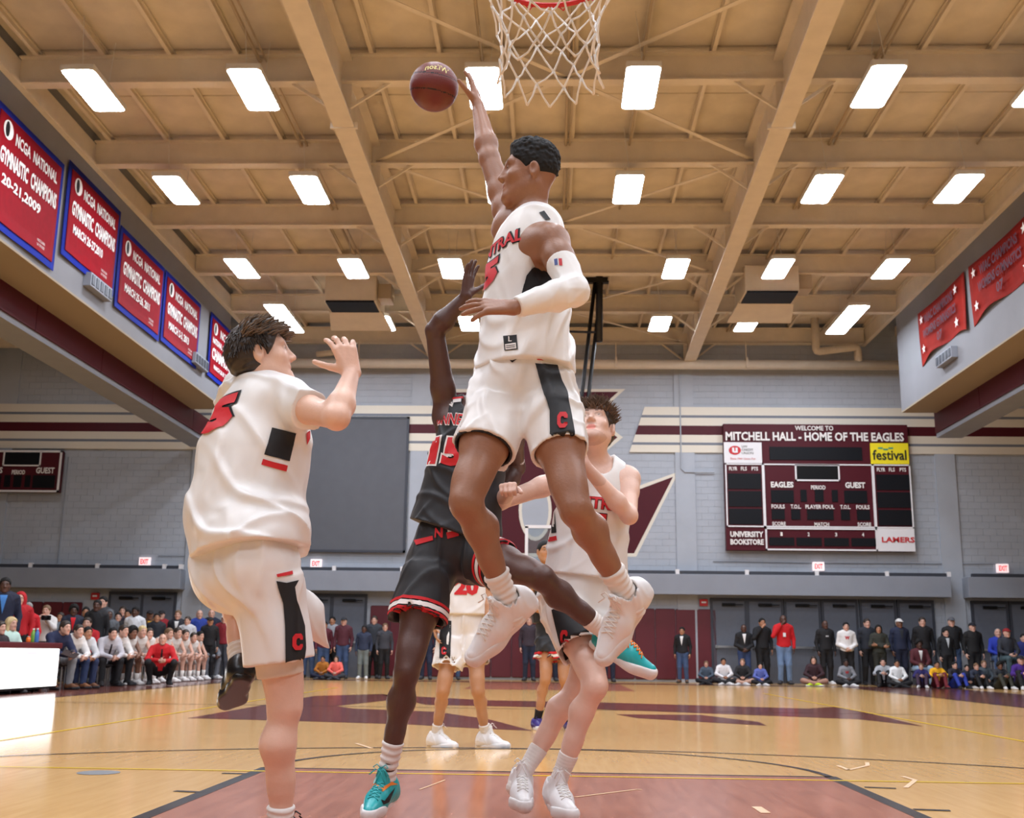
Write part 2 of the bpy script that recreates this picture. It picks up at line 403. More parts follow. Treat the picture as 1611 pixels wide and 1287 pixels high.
# ---- roof
ce = struct(thing('ceiling', None, None, (0, 12, ZR)))
MB().box((XL-.3, -9, ZR+.06), (XR+.3, YW+.3, ZR+.3)).build('roof_deck', M_deck, ce)
PY = [34.05-3.3*k for k in range(13)]
SX = [XL+.35+1.17*k for k in range(17)]
pan = MB().box((-.575, -.81, 0), (.575, .81, .05)).mesh('deck_panel', M_deck)
bm = bmesh.new(); bm.from_mesh(pan); bmesh.ops.bevel(bm, geom=bm.edges[:], offset=.012, segments=1, affect='EDGES'); bm.to_mesh(pan); bm.free()
nd = 0; rest = MB()
for i in range(len(PY)-1):
    for h in (0, 1):
        yc = PY[i]-.825-1.65*h
        for k in range(len(SX)-1):
            xc = (SX[k]+SX[k+1])/2
            if yc > 13 and nd < 300:
                o = bpy.data.objects.new('deck_panel', pan); link(o, ce); o.matrix_parent_inverse = Matrix(); o.location = (xc, yc-12, 0); nd += 1
            else:
                rest.box((xc-.575, yc-.81, ZR), (xc+.575, yc+.81, ZR+.05))
if rest.v:
    o = rest.build('deck_panel_rest', M_deck, ce); o['kind'] = 'stuff'
def ibeam(mb, p, q, w, h, tf=.025, tw=.02):
    p = np.array(p, float); q = np.array(q, float); u = np.array((0, 0, 1.0))
    mb.bar(p+u*tf/2, q+u*tf/2, w, tf); mb.bar(p+u*(h-tf/2), q+u*(h-tf/2), w, tf); mb.bar(p+u*h/2, q+u*h/2, tw, h-2*tf)
    return mb
for y in PY:
    ibeam(MB(), (XL+.05, y, ZP), (XR-.05, y, ZP), .22, .52).build('purlin', M_beige, ce)
for x in SX:
    mb = MB(); mb.box((x-.045, -9, ZR-.05), (x+.045, YW, ZR-.02)); mb.box((x-.012, -9, ZR-.14), (x+.012, YW, ZR-.02)); mb.box((x-.035, -9, ZR-.155), (x+.035, YW, ZR-.135))
    mb.build('sub_purlin', M_beige, ce)
GL = [(-3.62, -9, 9.72), (-3.62, YW-.05, 9.66)]
GR = [(3.4, -9, 9.72), (4.28, YW-.05, 9.6)]
for a, b in (GL, GR):
    a = np.array(a); b = np.array(b)
    g = ibeam(MB(), a, b, .36, 1.06, .04, .03)
    d = (b-a)
    g.build('girder', M_beige, ce)
    for y in [v for v in PY if v > 10]:
        c = a+d*((y-a[1])/d[1])
        for s in (-1, 1):
            k = MB(); k.bar((c[0]+s*.05, y, c[2]+.08), (c[0]+s*.85, y, ZP+.02), .05, .05)
            k.box((c[0]+s*.02-.02, y-.012, c[2]+.04), (c[0]+s*.17+.02, y+.012, c[2]+1.0))
            k.build('knee_brace', M_beige, ce)
    c = a+d*((18.0-a[1])/d[1])
    MB().box((c[0]-.24, 17.95, c[2]-.02), (c[0]+.24, 18.0, c[2]+.1)).build('splice_plate', M_beige, ce)
for y0, y1 in ((PY[6], PY[4]), (PY[4], PY[2]), (PY[2], PY[0]), (PY[8], PY[6])):
    for a, b in ((y0, y1), (y1, y0)):
        MB().bar((-3.5, a, ZP+.1), (4.0, b, ZP+.1), .09, .012).build('cross_brace', M_beige, ce)
for s, X in ((-1, XL), (1, XR)):
    MB().box((min(X, X-s*.12), -9, ZP-.02), (max(X, X-s*.12), YW, ZP+.04)).box((min(X, X-s*.03), -9, ZP), (max(X, X-s*.03), YW, ZP+.5)).build('ledger', M_beige, ce)
for x, r in ((-5.05, .035), (-4.93, .02), (-1.2, .03), (.28, .03), (.36, .02), (1.55, .025), (5.5, .035), (5.6, .02), (8.4, .02)):
    MB().tube([(x, -5, ZR-.24), (x, YW-.1, ZR-.24)], r, 6).build('conduit', mat('galvanised_pipe', (176, 160, 136), .5), ce)

# ---- big pipe run in front of the far wall
pr = thing('roof_drain_pipe', 'beige drain pipe running along the top of the far wall with bent branches', 'pipe', (2, YW-.6, 9.5))
YP = YW-.55
MB().tube([(-9.2, YP, 9.52), (10.9, YP, 9.52)], .15, 14).build('pipe_run', M_beige, pr, True)
MB().tube([(8.1, YP-.2, 10.95), (8.1, YP-.2, 9.98), (8.12, YP-.2, 9.92), (8.2, YP-.2, 9.9), (9.25, YP-.1, 10.06), (9.36, YP-.08, 10.05), (9.4, YP-.05, 9.98), (9.42, YP, 9.6)], .12, 12).build('branch_pipe', M_beige, pr, True)
MB().tube([(-7.3, YP-.1, 9.78), (-6.7, YP-.1, 9.85), (-6.45, YP-.1, 9.83), (-6.2, YP, 9.62)], .09, 10).build('branch_pipe', M_beige, pr, True)
for x in (-6, -2, 2, 6):
    MB().box((x-.03, YP-.17, 9.4), (x+.03, YP+.17, 9.72)).box((x-.015, YP-.015, 9.7), (x+.015, YP+.015, 10.3)).build('pipe_hanger', M_beige, pr)

# ---- ledges, doors and pads under them
n = 0
for x0, x1 in ((-24, -11.1), (-10.65, 11.75), (12.25, 24)):
    n += 1
    o = struct(thing('trim_%d' % n, None, None, ((x0+x1)/2, YW, 2.5)))
    MB().box((x0, YW-.55, 2.52), (x1, YW+.05, 3.12)).build('casing', M_ledge, o, bevel=.015)
    x = x0+.15
    while x < x1-.3:
        xe = min(x+1.9, x1-.1)
        MB().box((x, YW-.5, 3.12), (xe, YW-.38, 3.22)).build('vent_slot', M_doorf, o)
        MB().box((xe+.02, YW-.52, 3.12), (xe+.13, YW-.36, 3.26)).build('bracket', M_white, o)
        x = xe+.15
n = 0
leaf = MB().box((-.47, 0, 0), (.47, .05, 2.36)).mesh('door_leaf', M_door)
barm = MB().box((-.4, -.1, 0), (.3, -.06, .06)).box((-.42, -.1, -.01), (-.36, 0, .07)).box((.26, -.1, -.01), (.32, 0, .07)).mesh('push_bar', M_steel)
closm = MB().box((-.2, -.07, 0), (.2, 0, .08)).box((.0, -.12, .02), (.42, -.09, .05)).mesh('door_closer', M_black)
frm = MB().box((-.54, -.02, 0), (-.47, .08, 2.45)).box((.47, -.02, 0), (.54, .08, 2.45)).box((-.54, -.02, 2.36), (.54, .08, 2.45)).mesh('door_frame', M_doorf)
for xs in ((-12.87, -11.87), (-9.3, -8.22, -7.1, -6.05), (5.32, 6.4, 7.5, 8.6, 9.72, 10.83), (13.0, 14.1, 15.2)):
    for x in xs:
        n += 1
        d = struct(thing('door_%d' % n, None, None, (x, YW-.06, 0)))
        for me, loc in ((leaf, (0, 0, 0)), (frm, (0, 0, 0)), (barm, (0, 0, 1.0)), (closm, (0, 0, 2.22))):
            o = bpy.data.objects.new(me.name.split('.')[0], me); link(o, d); o.matrix_parent_inverse = Matrix(); o.location = loc
pm = MB().box((-.3, -.06, .06), (.3, 0, 2.12)).mesh('wall_pad', M_maroonp)
bm = bmesh.new(); bm.from_mesh(pm); bmesh.ops.bevel(bm, geom=bm.edges[:], offset=.025, segments=2, affect='EDGES'); bm.to_mesh(pm); bm.free()
padroot = struct(thing('wall_padding', None, None, (0, YW, 0)))
for x in list(np.arange(-5.1, 4.7, .61))+list(np.arange(-20, -14.3, .61)):
    o = bpy.data.objects.new('wall_pad', pm); link(o, padroot); o.matrix_parent_inverse = Matrix(); o.location = (x, -.0, 0)
for i, q in enumerate(((150, 938), (1107, 948))):
    p = at(*q, Y=YW-.05)
    o = thing('fire_alarm', ('red fire alarm box beside the double doors above the benches' if i == 0 else 'red fire alarm box beside the row of six grey doors'), 'alarm', p, 'fire alarms')
    MB().box((p[0]-.12, YW-.09, p[2]-.1), (p[0]+.12, YW, p[2]+.1)).build('housing', M_red, o, bevel=.01)
    MB().box((p[0]-.07, YW-.1, p[2]-.02), (p[0]+.07, YW-.088, p[2]+.03)).build('lens', M_white, o)
for i, (q, l) in enumerate((((227, 883.5), 'exit sign over the double doors near the team bench'), ((497, 886.5), 'exit sign below the dark grey wall board'),
                            ((1288, 891), 'exit sign directly under the big scoreboard'), ((1578, 894), 'exit sign over the doors at the far right end'))):
    p = at(*q, Y=YW-.1)
    o = thing('exit_sign', 'white '+l+', red letters', 'sign', p, 'exit signs')
    MB().box((p[0]-.17, YW-.1, p[2]-.13), (p[0]+.17, YW, p[2]+.13)).build('housing', mat('exit_face', (232, 226, 226), .5, emit=(255, 225, 225), es=.25), o, bevel=.008)
    letters(MB(), 'EXIT', (p[0], YW-.104, p[2]), (1, 0, 0), (0, 0, 1), .24, .15, .03).build('lettering', mat('exit_red', (215, 40, 50), .5, emit=(255, 40, 50), es=.3), o)

# ---- lamps
def lamp(i, x, y, L=1.42, w=.56, z=9.8, label=None, group='ceiling lights of the hall'):
    o = thing('ceiling_light', label, 'ceiling light', (x, y, z), group)
    b = MB().box((x-w/2, y-L/2, z-.004), (x+w/2, y+L/2, z+.1)).build('housing', M_lamp, o, bevel=.02)
    P = []
    r = .07
    for cx, cy, a0 in ((1, 1, 0), (-1, 1, 90), (-1, -1, 180), (1, -1, 270)):
        for a in (0, 45, 90):
            t = math.radians(a0+a); P.append((x+cx*(w/2-r-.012)+r*math.cos(t), y+cy*(L/2-r-.012)+r*math.sin(t), z-.008))
    MB().add([(q[0], q[1], z-.008) for q in P], [tuple(range(len(P)))[::-1]]).build('lens', M_lens, o)
    for sx in (-1, 1):
        MB().tube([(x, y+sx*L*.35, z+.1), (x+.1*sx, y+sx*L*.3, ZR-.02)], .006, 5).build('hanger_wire', M_lamp, o)
    return o
rowname = ['first row from the hoop', 'second row from the hoop', 'third row from the hoop', 'last row before the far wall']
colname = ['leftmost lamp', 'lamp just left of the left girder', 'left lamp between the girders', 'right lamp between the girders', 'lamp just right of the right girder', 'rightmost lamp']
rows = [(16.85, (-7.6, -4.92, -1.1, 1.45, 5.28, 7.95)), (20.95, (-7.56, -4.85, -1.02, 1.52, 5.34, 8.0)), (25.65, (-7.5, -4.78, -2.4, 2.97, 5.4, 8.05)), (30.25, (-7.44, -4.74, -2.3, 3.03, 5.45, 8.1))]
for j, (y, xs) in enumerate(rows):
    for i, x in enumerate(xs):
        L = 2.7 if (j == 3 and i in (0, 5)) else 1.42
        lamp(i, x, y-(.4 if L > 2 else 0), L=L, label='%s, %s' % (colname[i], rowname[j]))
for y in (12.6, 8.4, 4.2, 0.0, -4.2):
    for x in (-7.6, -4.9, -1.1, 1.45, 5.3, 7.95):
        lamp(0, x, y, label='lamp above or behind the near hoop outside the picture', group='ceiling lights outside the picture')
p = at(50, 522, Z=9.55)
o = thing('strip_light', 'strip light under the lower ceiling of the left side aisle', 'ceiling light', p)
MB().box((p[0]-.14, p[1]-.62, p[2]+.005), (p[0]+.14, p[1]+.62, p[2]+.1)).build('housing', M_lamp, o)
MB().box((p[0]-.12, p[1]-.6, p[2]-.01), (p[0]+.12, p[1]+.6, p[2]+.005)).build('lens', M_lens, o)
MB().tube([(p[0], p[1], p[2]+.1), (p[0], p[1], 10.6)], .012, 5).build('hanger', M_lamp, o)
for x in (-14, 15):
    for y in (4, 10, 16, 22):
        o = thing('strip_light', 'strip light over the side aisle outside the picture', 'ceiling light', (x, y, 9.55), 'aisle lights')
        MB().box((x-.14, y-.62, 9.555), (x+.14, y+.62, 9.65)).build('housing', M_lamp, o)
        MB().box((x-.12, y-.6, 9.54), (x+.12, y+.6, 9.555)).build('lens', M_lens, o)
        MB().tube([(x, y, 9.65), (x, y, 10.6)], .012, 5).build('hanger', M_lamp, o)
# ------------------------------------------------------------------ near hoop
hp = thing('basketball_hoop', 'near basketball hoop with red rim and white net at the top', 'hoop', (.03, RIMY-.3, 3.05))
M_rim = mat('red_rim', (196, 22, 20), .35)
M_net = mat('white_net_cord', (238, 236, 232), .7)
M_glass = mat('backboard_glass', (205, 215, 220), .05)
_b = M_glass.node_tree.nodes['Principled BSDF']; _b.inputs['Transmission Weight'].default_value = .9; _b.inputs['IOR'].default_value = 1.1
RC = np.array((.012, RIMY, 3.05))
MB().tube([RC+np.array((.2365*math.cos(a), .2365*math.sin(a), 0)) for a in np.linspace(0, 2*math.pi, 49)[:-1]], .0095, 10, closed=True).build('rim', M_rim, hp, True)
for k in range(12):
    a = 2*math.pi*(k+.5)/12; c = RC+np.array((.236*math.cos(a), .236*math.sin(a), 0))
    MB().tube([c+np.array((0, 0, -.006)), c+np.array((.012*math.cos(a+1.57), .012*math.sin(a+1.57), -.024)), c+np.array((.03*math.cos(a+1.57), .03*math.sin(a+1.57), -.006))], .003, 5).build('net_hook', M_rim, hp)
MB().box((RC[0]-.09, RC[1]-.40, RC[2]-.05), (RC[0]+.09, RC[1]-.22, RC[2]+.012)).build('mounting_bracket', M_rim, hp, bevel=.008)
MB().box((RC[0]-.915, RC[1]-.425, 2.9), (RC[0]+.915, RC[1]-.40, 3.97)).build('backboard', M_glass, hp)
fr = MB()
for a, b in (((-.93, 2.885), (.93, 2.93)), ((-.93, 3.94), (.93, 3.985)), ((-.93, 2.885), (-.88, 3.985)), ((.88, 2.885), (.93, 3.985))):
    fr.box((RC[0]+a[0], RC[1]-.44, a[1]), (RC[0]+b[0], RC[1]-.385, b[1]))
fr.build('backboard_frame', M_white, hp)
MB().tube([(RC[0], RC[1]-.45, 3.45), (RC[0], RC[1]-.7, 3.5), (RC[0], RC[1]-.9, 10.3)], .06, 10).build('mast', M_blackm, hp)
# net: crossing cords between ring levels, knotted; a little uneven
rng = random.Random(4)
lev = [(0, .240), (-.078, .222), (-.15, .195), (-.22, .176), (-.29, .166), (-.365, .168), (-.44, .176)]
NK = 12; nodes = []
for l, (dz, r) in enumerate(lev):
    ring = []
    for k in range(NK):
        a = 2*math.pi*(k+(.5 if l % 2 else 0))/NK+rng.uniform(-.05, .05)*(l > 0); j = .010 if l else 0
        ring.append(RC+np.array((r*math.cos(a)+rng.uniform(-j, j), r*math.sin(a)+rng.uniform(-j, j), dz+rng.uniform(-j, j)*1.2)))
    nodes.append(ring)
def cord(a, b):
    a = np.array(a); b = np.array(b); m = (a+b)/2; d = m-RC; d[2] = 0; m2 = m+np.array((0, 0, -.008))-d*.03
    MB().tube([a, a*.7+m2*.3, m2, b*.7+m2*.3, b], [.0046, .0036, .0033, .0036, .0046], 6).build('net_cord', M_net, hp, True)
for l in range(len(lev)-1):
    for k in range(NK):
        if l % 2 == 0: cord(nodes[l][k], nodes[l+1][k]); cord(nodes[l][(k+1) % NK], nodes[l+1][k])
        else: cord(nodes[l][k], nodes[l+1][k]); cord(nodes[l][k], nodes[l+1][(k+1) % NK])

# ------------------------------------------------------------------ ball
BC = at(683, 137, Y=5.05); BR = .120
M_ball = bpy.data.materials.new('leather_ball'); M_ball.use_nodes = True
_n = M_ball.node_tree; _p = _n.nodes['Principled BSDF']; _p.inputs['Base Color'].default_value = lin((104, 34, 24)); _p.inputs['Roughness'].default_value = .42
_v = _n.nodes.new('ShaderNodeTexVoronoi'); _v.inputs['Scale'].default_value = 260; _t = _n.nodes.new('ShaderNodeTexCoord'); _n.links.new(_t.outputs['Object'], _v.inputs['Vector'])
_bp = _n.nodes.new('ShaderNodeBump'); _bp.inputs['Strength'].default_value = .35; _bp.inputs['Distance'].default_value = .002
_n.links.new(_v.outputs['Distance'], _bp.inputs['Height']); _n.links.new(_bp.outputs[0], _p.inputs['Normal'])
bt = thing('basketball', 'reddish brown basketball in the air beside the raised hand', 'ball', BC)
bm = bmesh.new(); bmesh.ops.create_icosphere(bm, subdivisions=5, radius=BR)
# seams as pressed grooves
vw = CAM-BC; vw = vw/np.linalg.norm(vw)
ax = np.cross(vw, (0, 0, 1.0)); ax /= np.linalg.norm(ax); au = np.cross(ax, vw)
Rb = np.array([ax, au, vw]); t = math.radians(-8); Rz = np.array([[math.cos(t), -math.sin(t), 0], [math.sin(t), math.cos(t), 0], [0, 0, 1]])
t = math.radians(14); Rx = np.array([[1, 0, 0], [0, math.cos(t), -math.sin(t)], [0, math.sin(t), math.cos(t)]])
Rb = Rx@Rz@Rb
def seamd(q):
    d1 = abs(q[1]-.32+.0*q[0]); d2 = abs(q[1]+.33)  # two latitude-like seams facing the camera
    d3 = abs(q[0]) if q[2] < -.2 else 9
    return min(d1, d2, d3)
for v in bm.verts:
    q = Rb@np.array(v.co/BR); d = seamd(q)
    if d < .035: v.co *= 1-.022*(1-d/.035)
    v.co += Vector(BC)
me = bpy.data.meshes.new('cover'); bm.to_mesh(me); bm.free(); me.materials.append(M_ball); me.materials.append(mat('ball_seam', (40, 20, 18), .6))
for p in me.polygons:
    p.use_smooth = True
    if seamd(Rb@((np.array(p.center)-BC)/np.linalg.norm(np.array(p.center)-BC))) < .022: p.material_index = 1
link(bpy.data.objects.new('cover', me), bt)
tv, tf, tw = text_geo('Wilson', .01); mb = MB(); P = []
for x, y in tv:
    q = np.array(((x/tw-.5)*.95, .62+(y-.5)*.24-.12*((x/tw-.5)*2)**2, 0)); q[2] = math.sqrt(max(.05, 1-q[0]**2-q[1]**2)); P.append(BC+Rb.T@q*(BR*1.006))
mb.add(P, tf).build('lettering', mat('gold_print', (226, 214, 130), .5), bt)

# ------------------------------------------------------------------ banners
def wavy(y0, y1, zt, zb, X, s, amp, m, name, parent, nx=18, nz=8, ragged=0.0, th=.012):
    mb = MB(); g = []
    for side in (0, 1):
        for j in range(nz+1):
            for i in range(nx+1):
                u, w = i/nx, j/nz; z = zt(u)+(zb(u)-zt(u))*w
                b = amp*math.sin(u*9+w*1.5)*w; g.append((X+s*(b+.02+side*th), y0+(y1-y0)*u, z))
    n = (nx+1)*(nz+1); fs = []
    for side in (0, 1):
        for j in range(nz):
            for i in range(nx):
                a = side*n+j*(nx+1)+i; fs.append((a, a+1, a+nx+2, a+nx+1) if side else (a, a+nx+1, a+nx+2, a+1))
    for j in range(nz):
        for i in (0, nx):
            a = j*(nx+1)+i; fs.append((a, a+nx+1, a+nx+1+n, a+n))
    for i in range(nx):
        for j in (0, nz):
            a = j*(nx+1)+i; fs.append((a, a+1, a+1+n, a+n))
    mb.add(g, fs); return mb.build(name, m, parent, True)
BL = [(16.9, 19.55, 9.72, 7.6, '20-21,2009', 'first and nearest red championship banner with blue border'),
      (19.75, 22.38, 9.92, 8.02, 'MARCH 26-27,2010', 'second red championship banner, dated March 2010'),
      (22.45, 25.25, 9.66, 7.84, 'MARCH 25-26, 2011', 'third red championship banner, dated March 2011'),
      (25.32, 28.1, 9.66, 7.9, 'MARCH 2-3, 2013', 'fourth red championship banner, joined to the third'),
      (29.0, 31.3, 9.75, 7.98, 'MARCH 28-29, 2014', 'last red championship banner, behind the left defender')]
for i, (y0, y1, zt, zb, dt, lb) in enumerate(BL):
    X = XL+.02; yc = (y0+y1)/2; o = thing('championship_banner', lb, 'banner', (X, yc, zb), 'championship banners on the left bulkhead')
    wavy(y0, y1, lambda u: zt, lambda u: zb, X, 1, .008, M_blue, 'border_cloth', o)
    wavy(y0+.13, y1-.13, lambda u: zt-.13, lambda u: zb+.13, X+.018, 1, .008, M_bred, 'field_cloth', o)
    yd, zd = (0, 1.0, 0), (0, 0, 1.0); XX = X+.062; hh = zt-zb; w = y1-y0
    def put(tx, yy, zz, ww, h2, bold=.03): letters(MB(), tx, (XX, yy, zz), yd, zd, ww, h2, bold).build('lettering', M_print, o)
    MB().slab([(XX, y0+.42+.17*math.cos(a), zt-.38+.17*math.sin(a)) for a in np.linspace(0, 6.283, 21)[:-1]], (.004, 0, 0)).build('emblem', M_print, o)
    MB().slab([(XX+.006, y0+.38+.07*math.cos(a), zt-.38+.14*math.sin(a)) for a in np.linspace(0, 6.283, 17)[:-1]], (.003, 0, 0)).build('emblem_figure', M_black, o)
    if i < 4:
        put('NCGA  NATIONAL', yc+.2, zt-.42, w*.62, .22); put('GYMNASTIC  CHAMPIONS', yc, zt-.86, w*.82, .30, .035); put(dt, yc-.22, zt-1.27, w*.55, .22)
        put('WISCONSIN', yc+w*.25, zb+.32, .3, .05, .0); put('LA CROSSE', yc+w*.25, zb+.24, .3, .05, .0)
    else:
        put('NCGA', yc+.2, zt-.4, w*.42, .24); put('NATIONAL GYMNASTIC', yc, zt-.72, w*.8, .17); put('CHAMPIONS', yc, zt-1.08, w*.8, .32, .035); put(dt, yc, zt-1.44, w*.6, .15)
M_rb = mat('faded_red_cloth', (136, 28, 18), .8, noise=.18, nscale=2.5, spec=.1); M_rt = mat('purple_faded_print', (84, 44, 62), .8)
for i, (y0, y1, lb) in enumerate(((21.6, 25.3, 'nearer sagging red banner with stars on the right bulkhead'), (25.6, 29.0, 'farther sagging red banner with stars, near the drain pipe'))):
    X = XR-.02; zt, zb = 9.72, 8.42; yc = (y0+y1)/2
    o = thing('star_banner', lb, 'banner', (X, yc, zb), 'star banners on the right bulkhead')
    sag = lambda u: zb-.12*(abs(2*u-1)**2)+.03*math.sin(u*11)
    wavy(y0, y1, lambda u: zt-.05*math.sin(u*3.14), sag, X, -1, .04, M_rb, 'cloth', o)
    XX = X-.10
    for yy, zz in ((y0+.45, zt-.3), (y0+.5, zb+.2), (y1-.45, zt-.3), (y1-.5, zb+.2)):
        P = []
        for k in range(10):
            a = math.pi/2+k*math.pi/5; r = .13 if k % 2 == 0 else .055; P.append((XX, yy+r*math.cos(a), zz+r*math.sin(a)))
        MB().slab(P, (-.004, 0, 0)).build('star', M_print, o)
    for tx, zz, ww in (('WIAC CHAMPIONS', zt-.36, 2.1), ('WOMENS GYMNASTICS', zt-.72, 2.4), ('07', zb+.24, .38)):
        letters(MB(), tx, (XX, yc, zz), (0, -1, 0), (0, 0, 1), ww, .24, .03).build('lettering', M_rt, o)
for q, X, s, lb in (((152, 452), XL, 1, 'wall speaker grille below the second banner'), ((312, 570), XL, 1, 'wall speaker grille between the fourth and last banners'), ((1491, 562), XR, -1, 'wall speaker grille below the right star banner')):
    p = at(*q, X=X+s*.05); o = thing('wall_grille', 'grey '+lb, 'grille', p, 'bulkhead grilles')
    xa, xb = sorted((X, X+s*.16)); MB().box((xa, p[1]-.55, p[2]-.14), (xb, p[1]+.55, p[2]+.14)).build('housing', M_ledge, o, bevel=.01)
    for k in range(5):
        yk = p[1]-.44+k*.22; xa, xb = sorted((X+s*.155, X+s*.175)); MB().box((xa, yk-.07, p[2]-.1), (xb, yk+.07, p[2]+.1)).build('louver', M_doorf, o)

# ------------------------------------------------------------------ far wall things
o = thing('wall_board', 'large dark grey board hung on the far wall beside the left defender', 'board', (-6.4, YW, 3.75))
MB().box((-8.3, YW-.14, 3.76), (-4.46, YW-.08, 7.86)).build('panel', mat('charcoal_fabric', (92, 95, 102), .8, noise=.05, nscale=3), o)
fr = MB()
for a, b in (((-8.36, 3.7), (-4.4, 3.77)), ((-8.36, 7.85), (-4.4, 7.92)), ((-8.36, 3.7), (-8.29, 7.92)), ((-4.47, 3.7), (-4.4, 7.92))): fr.box((a[0], YW-.16, a[1]), (b[0], YW-.065, b[1]))
fr.build('frame', M_doorf, o)

def board_text(o, items, y):
    for tx, x, z, w, h in items: letters(MB(), tx, (x, y, z), (1, 0, 0), (0, 0, 1), w, h, .025).build('lettering', M_print, o)
SBX0, SBX1, SBZ0, SBZ1 = 5.28, 10.86, 3.86, 7.72
SW, SH = SBX1-SBX0, SBZ1-SBZ0
def sx(u): return SBX0+SW*(u-85)/1440          # u, v: positions measured across the face of the scoreboard
def sz(v): return SBZ1-SH*(v-80)/988
sb = thing('scoreboard', 'big maroon scoreboard reading MITCHELL HALL on the right of the far wall', 'scoreboard', ((SBX0+SBX1)/2, YW, SBZ0))
MB().box((SBX0, YW-.28, SBZ0), (SBX1, YW-.06, SBZ1)).build('cabinet', M_maroon, sb, bevel=.01)
YS = YW-.285
def panel(u0, v0, u1, v1, m, name, d=.02): return MB().box((sx(u0), YS-d, sz(v1)), (sx(u1), YS+.01, sz(v0))).build(name, m, sb)
def sframe(u0, v0, u1, v1, t=10):
    for a in ((u0, v0, u1, v0+t), (u0, v1-t, u1, v1), (u0, v0, u0+t, v1), (u1-t, v0, u1, v1)): panel(*a, M_white, 'frame_bar', .03)
panel(85, 228, 380, 392, M_white, 'sponsor_panel'); panel(1225, 228, 1520, 392, M_yellow, 'sponsor_panel')
panel(440, 262, 1160, 365, M_screen, 'message_display')
for u0, u1 in ((90, 385), (1235, 1525)): sframe(u0, 396, u1, 890)
sframe(385, 396, 1235, 890); sframe(385, 893, 1240, 1066, 12)
panel(1240, 890, 1525, 1066, M_white, 'sponsor_panel')
sframe(632, 398, 978, 530, 12); panel(645, 410, 965, 516, M_black, 'clock_display')
for u0 in (110, 1258):
    for k in range(3): panel(u0, 475+k*137, u0+255, 595+k*137, M_screen, 'player_display')
for a in ((440, 602, 615, 700), (1005, 602, 1180, 700), (668, 598, 715, 690), (778, 598, 845, 690), (910, 598, 955, 690), (440, 752, 540, 830), (590, 752, 660, 830), (712, 752, 915, 830), (972, 752, 1040, 830), (1095, 752, 1195, 830), (412, 968, 605, 1030), (622, 968, 815, 1030), (834, 968, 1022, 1030), (1042, 968, 1232, 1030)):
    panel(*a, M_screen, 'digit_display')
def st(tx, u, v, w, h, m=None, bold=.025):
    letters(MB(), tx, (sx(u), YS-.034, sz(v)), (1, 0, 0), (0, 0, 1), SW*w/1440, SH*h/988, bold).build('lettering', m or M_print, sb)
st('WELCOME TO', 795, 113, 300, 38, bold=.025); st('MITCHELL HALL - HOME OF THE EAGLES', 795, 180, 1390, 70, bold=.03)
for u in (0, 1146):
    for tx, du, w in (('PLYR', 152, 64), ('FLS', 235, 46), ('PTS', 320, 50)): st(tx, du+u, 437, w, 30)
st('EAGLES', 528, 560, 175, 46, bold=.04); st('GUEST', 1092, 560, 155, 46, bold=.04); st('PERIOD', 806, 580, 112, 32)
for tx, u, w in (('FOULS', 490, 102), ('T.O.L.', 627, 80), ('PLAYER FOUL', 812, 222), ('T.O.L.', 1008, 80), ('FOULS', 1142, 102)): st(tx, u, 730, w, 32)
st('SCORE', 492, 863, 104, 30); st('MATCH', 820, 865, 112, 30); st('SCORE', 1146, 863, 104, 30)
for tx, u in (('1', 508), ('2', 716), ('3', 926), ('4', 1132)): st(tx, u, 942, 16, 30)
st('UNIVERSITY', 242, 946, 255, 44, bold=.04); st('BOOKSTORE', 242, 1005, 255, 44, bold=.04)
st('LAMERS', 1398, 978, 250, 42, mat('red_print', (196, 36, 44), .5), .03)
st('festival', 1370, 322, 262, 80, mat('dark_print', (40, 44, 30), .5), .02)
for k in range(3):
    panel(1285+k*40, 262+(k % 2)*10, 1322+k*40, 274+(k % 2)*10, mat('teal_print', (70, 150, 120), .5), 'swash', .03)
MB().slab([(sx(170)+.16*math.cos(a)*(1.15 if abs(math.cos(a)) > .5 else 1), YS-.024, sz(292)+.14*math.sin(a)) for a in np.linspace(0, 6.283, 21)[:-1]], (0, -.006, 0)).build('sponsor_mark', MATS['red_print'], sb)
st('u', 170, 292, 44, 42, M_white, .05)
for tx, v, m in (('UW', 262, 'dark_print'), ('CREDIT', 288, 'dark_print'), ('UNION', 314, 'dark_print')): st(tx, 268 if tx != 'UW' else 246, v, 90 if tx != 'UW' else 44, 18, MATS[m], .0)
st('Since 1941 Union Fan', 230, 358, 195, 16, MATS['red_print'], .0)

s2 = thing('scoreboard', 'smaller maroon scoreboard cut off at the left edge', 'scoreboard', (-17.5, YW, 5.48))
XB = -15.2
MB().box((-20.0, YW-.24, 5.45), (XB, YW-.06, 6.76)).build('cabinet', M_maroon, s2, bevel=.008)
for a, b in (((-20, 5.45), (XB, 5.51)), ((-20, 6.7), (XB, 6.76)), ((XB-.06, 5.45), (XB, 6.76)), ((-17.05, 6.26), (-15.85, 6.3)), ((-17.05, 6.26), (-17.01, 6.74)), ((-15.89, 6.26), (-15.85, 6.74))):
    MB().box((a[0], YW-.27, a[1]), (b[0], YW-.235, b[1])).build('frame_bar', M_white, s2)
for x0, x1, z0, z1 in ((-17.0, -15.9, 6.31, 6.7), (-16.05, -15.35, 5.58, 5.98), (-16.3, -16.12, 5.6, 5.98), (-16.66, -16.4, 5.6, 5.98), (-16.95, -16.75, 5.6, 5.98), (-17.9, -17.05, 5.58, 5.98)):
    MB().box((x0, YW-.25, z0), (x1, YW-.235, z1)).build('digit_display', M_screen, s2)
for tx, x, z, w, h in (('GUEST', -15.68, 6.13, .58, .19), ('PERIOD', -16.52, 6.07, .42, .14), ('EAGLES', -17.36, 6.13, .66, .19)):
    letters(MB(), tx, (x, YW-.256, z), (1, 0, 0), (0, 0, 1), w, h, .03).build('lettering', M_print, s2)

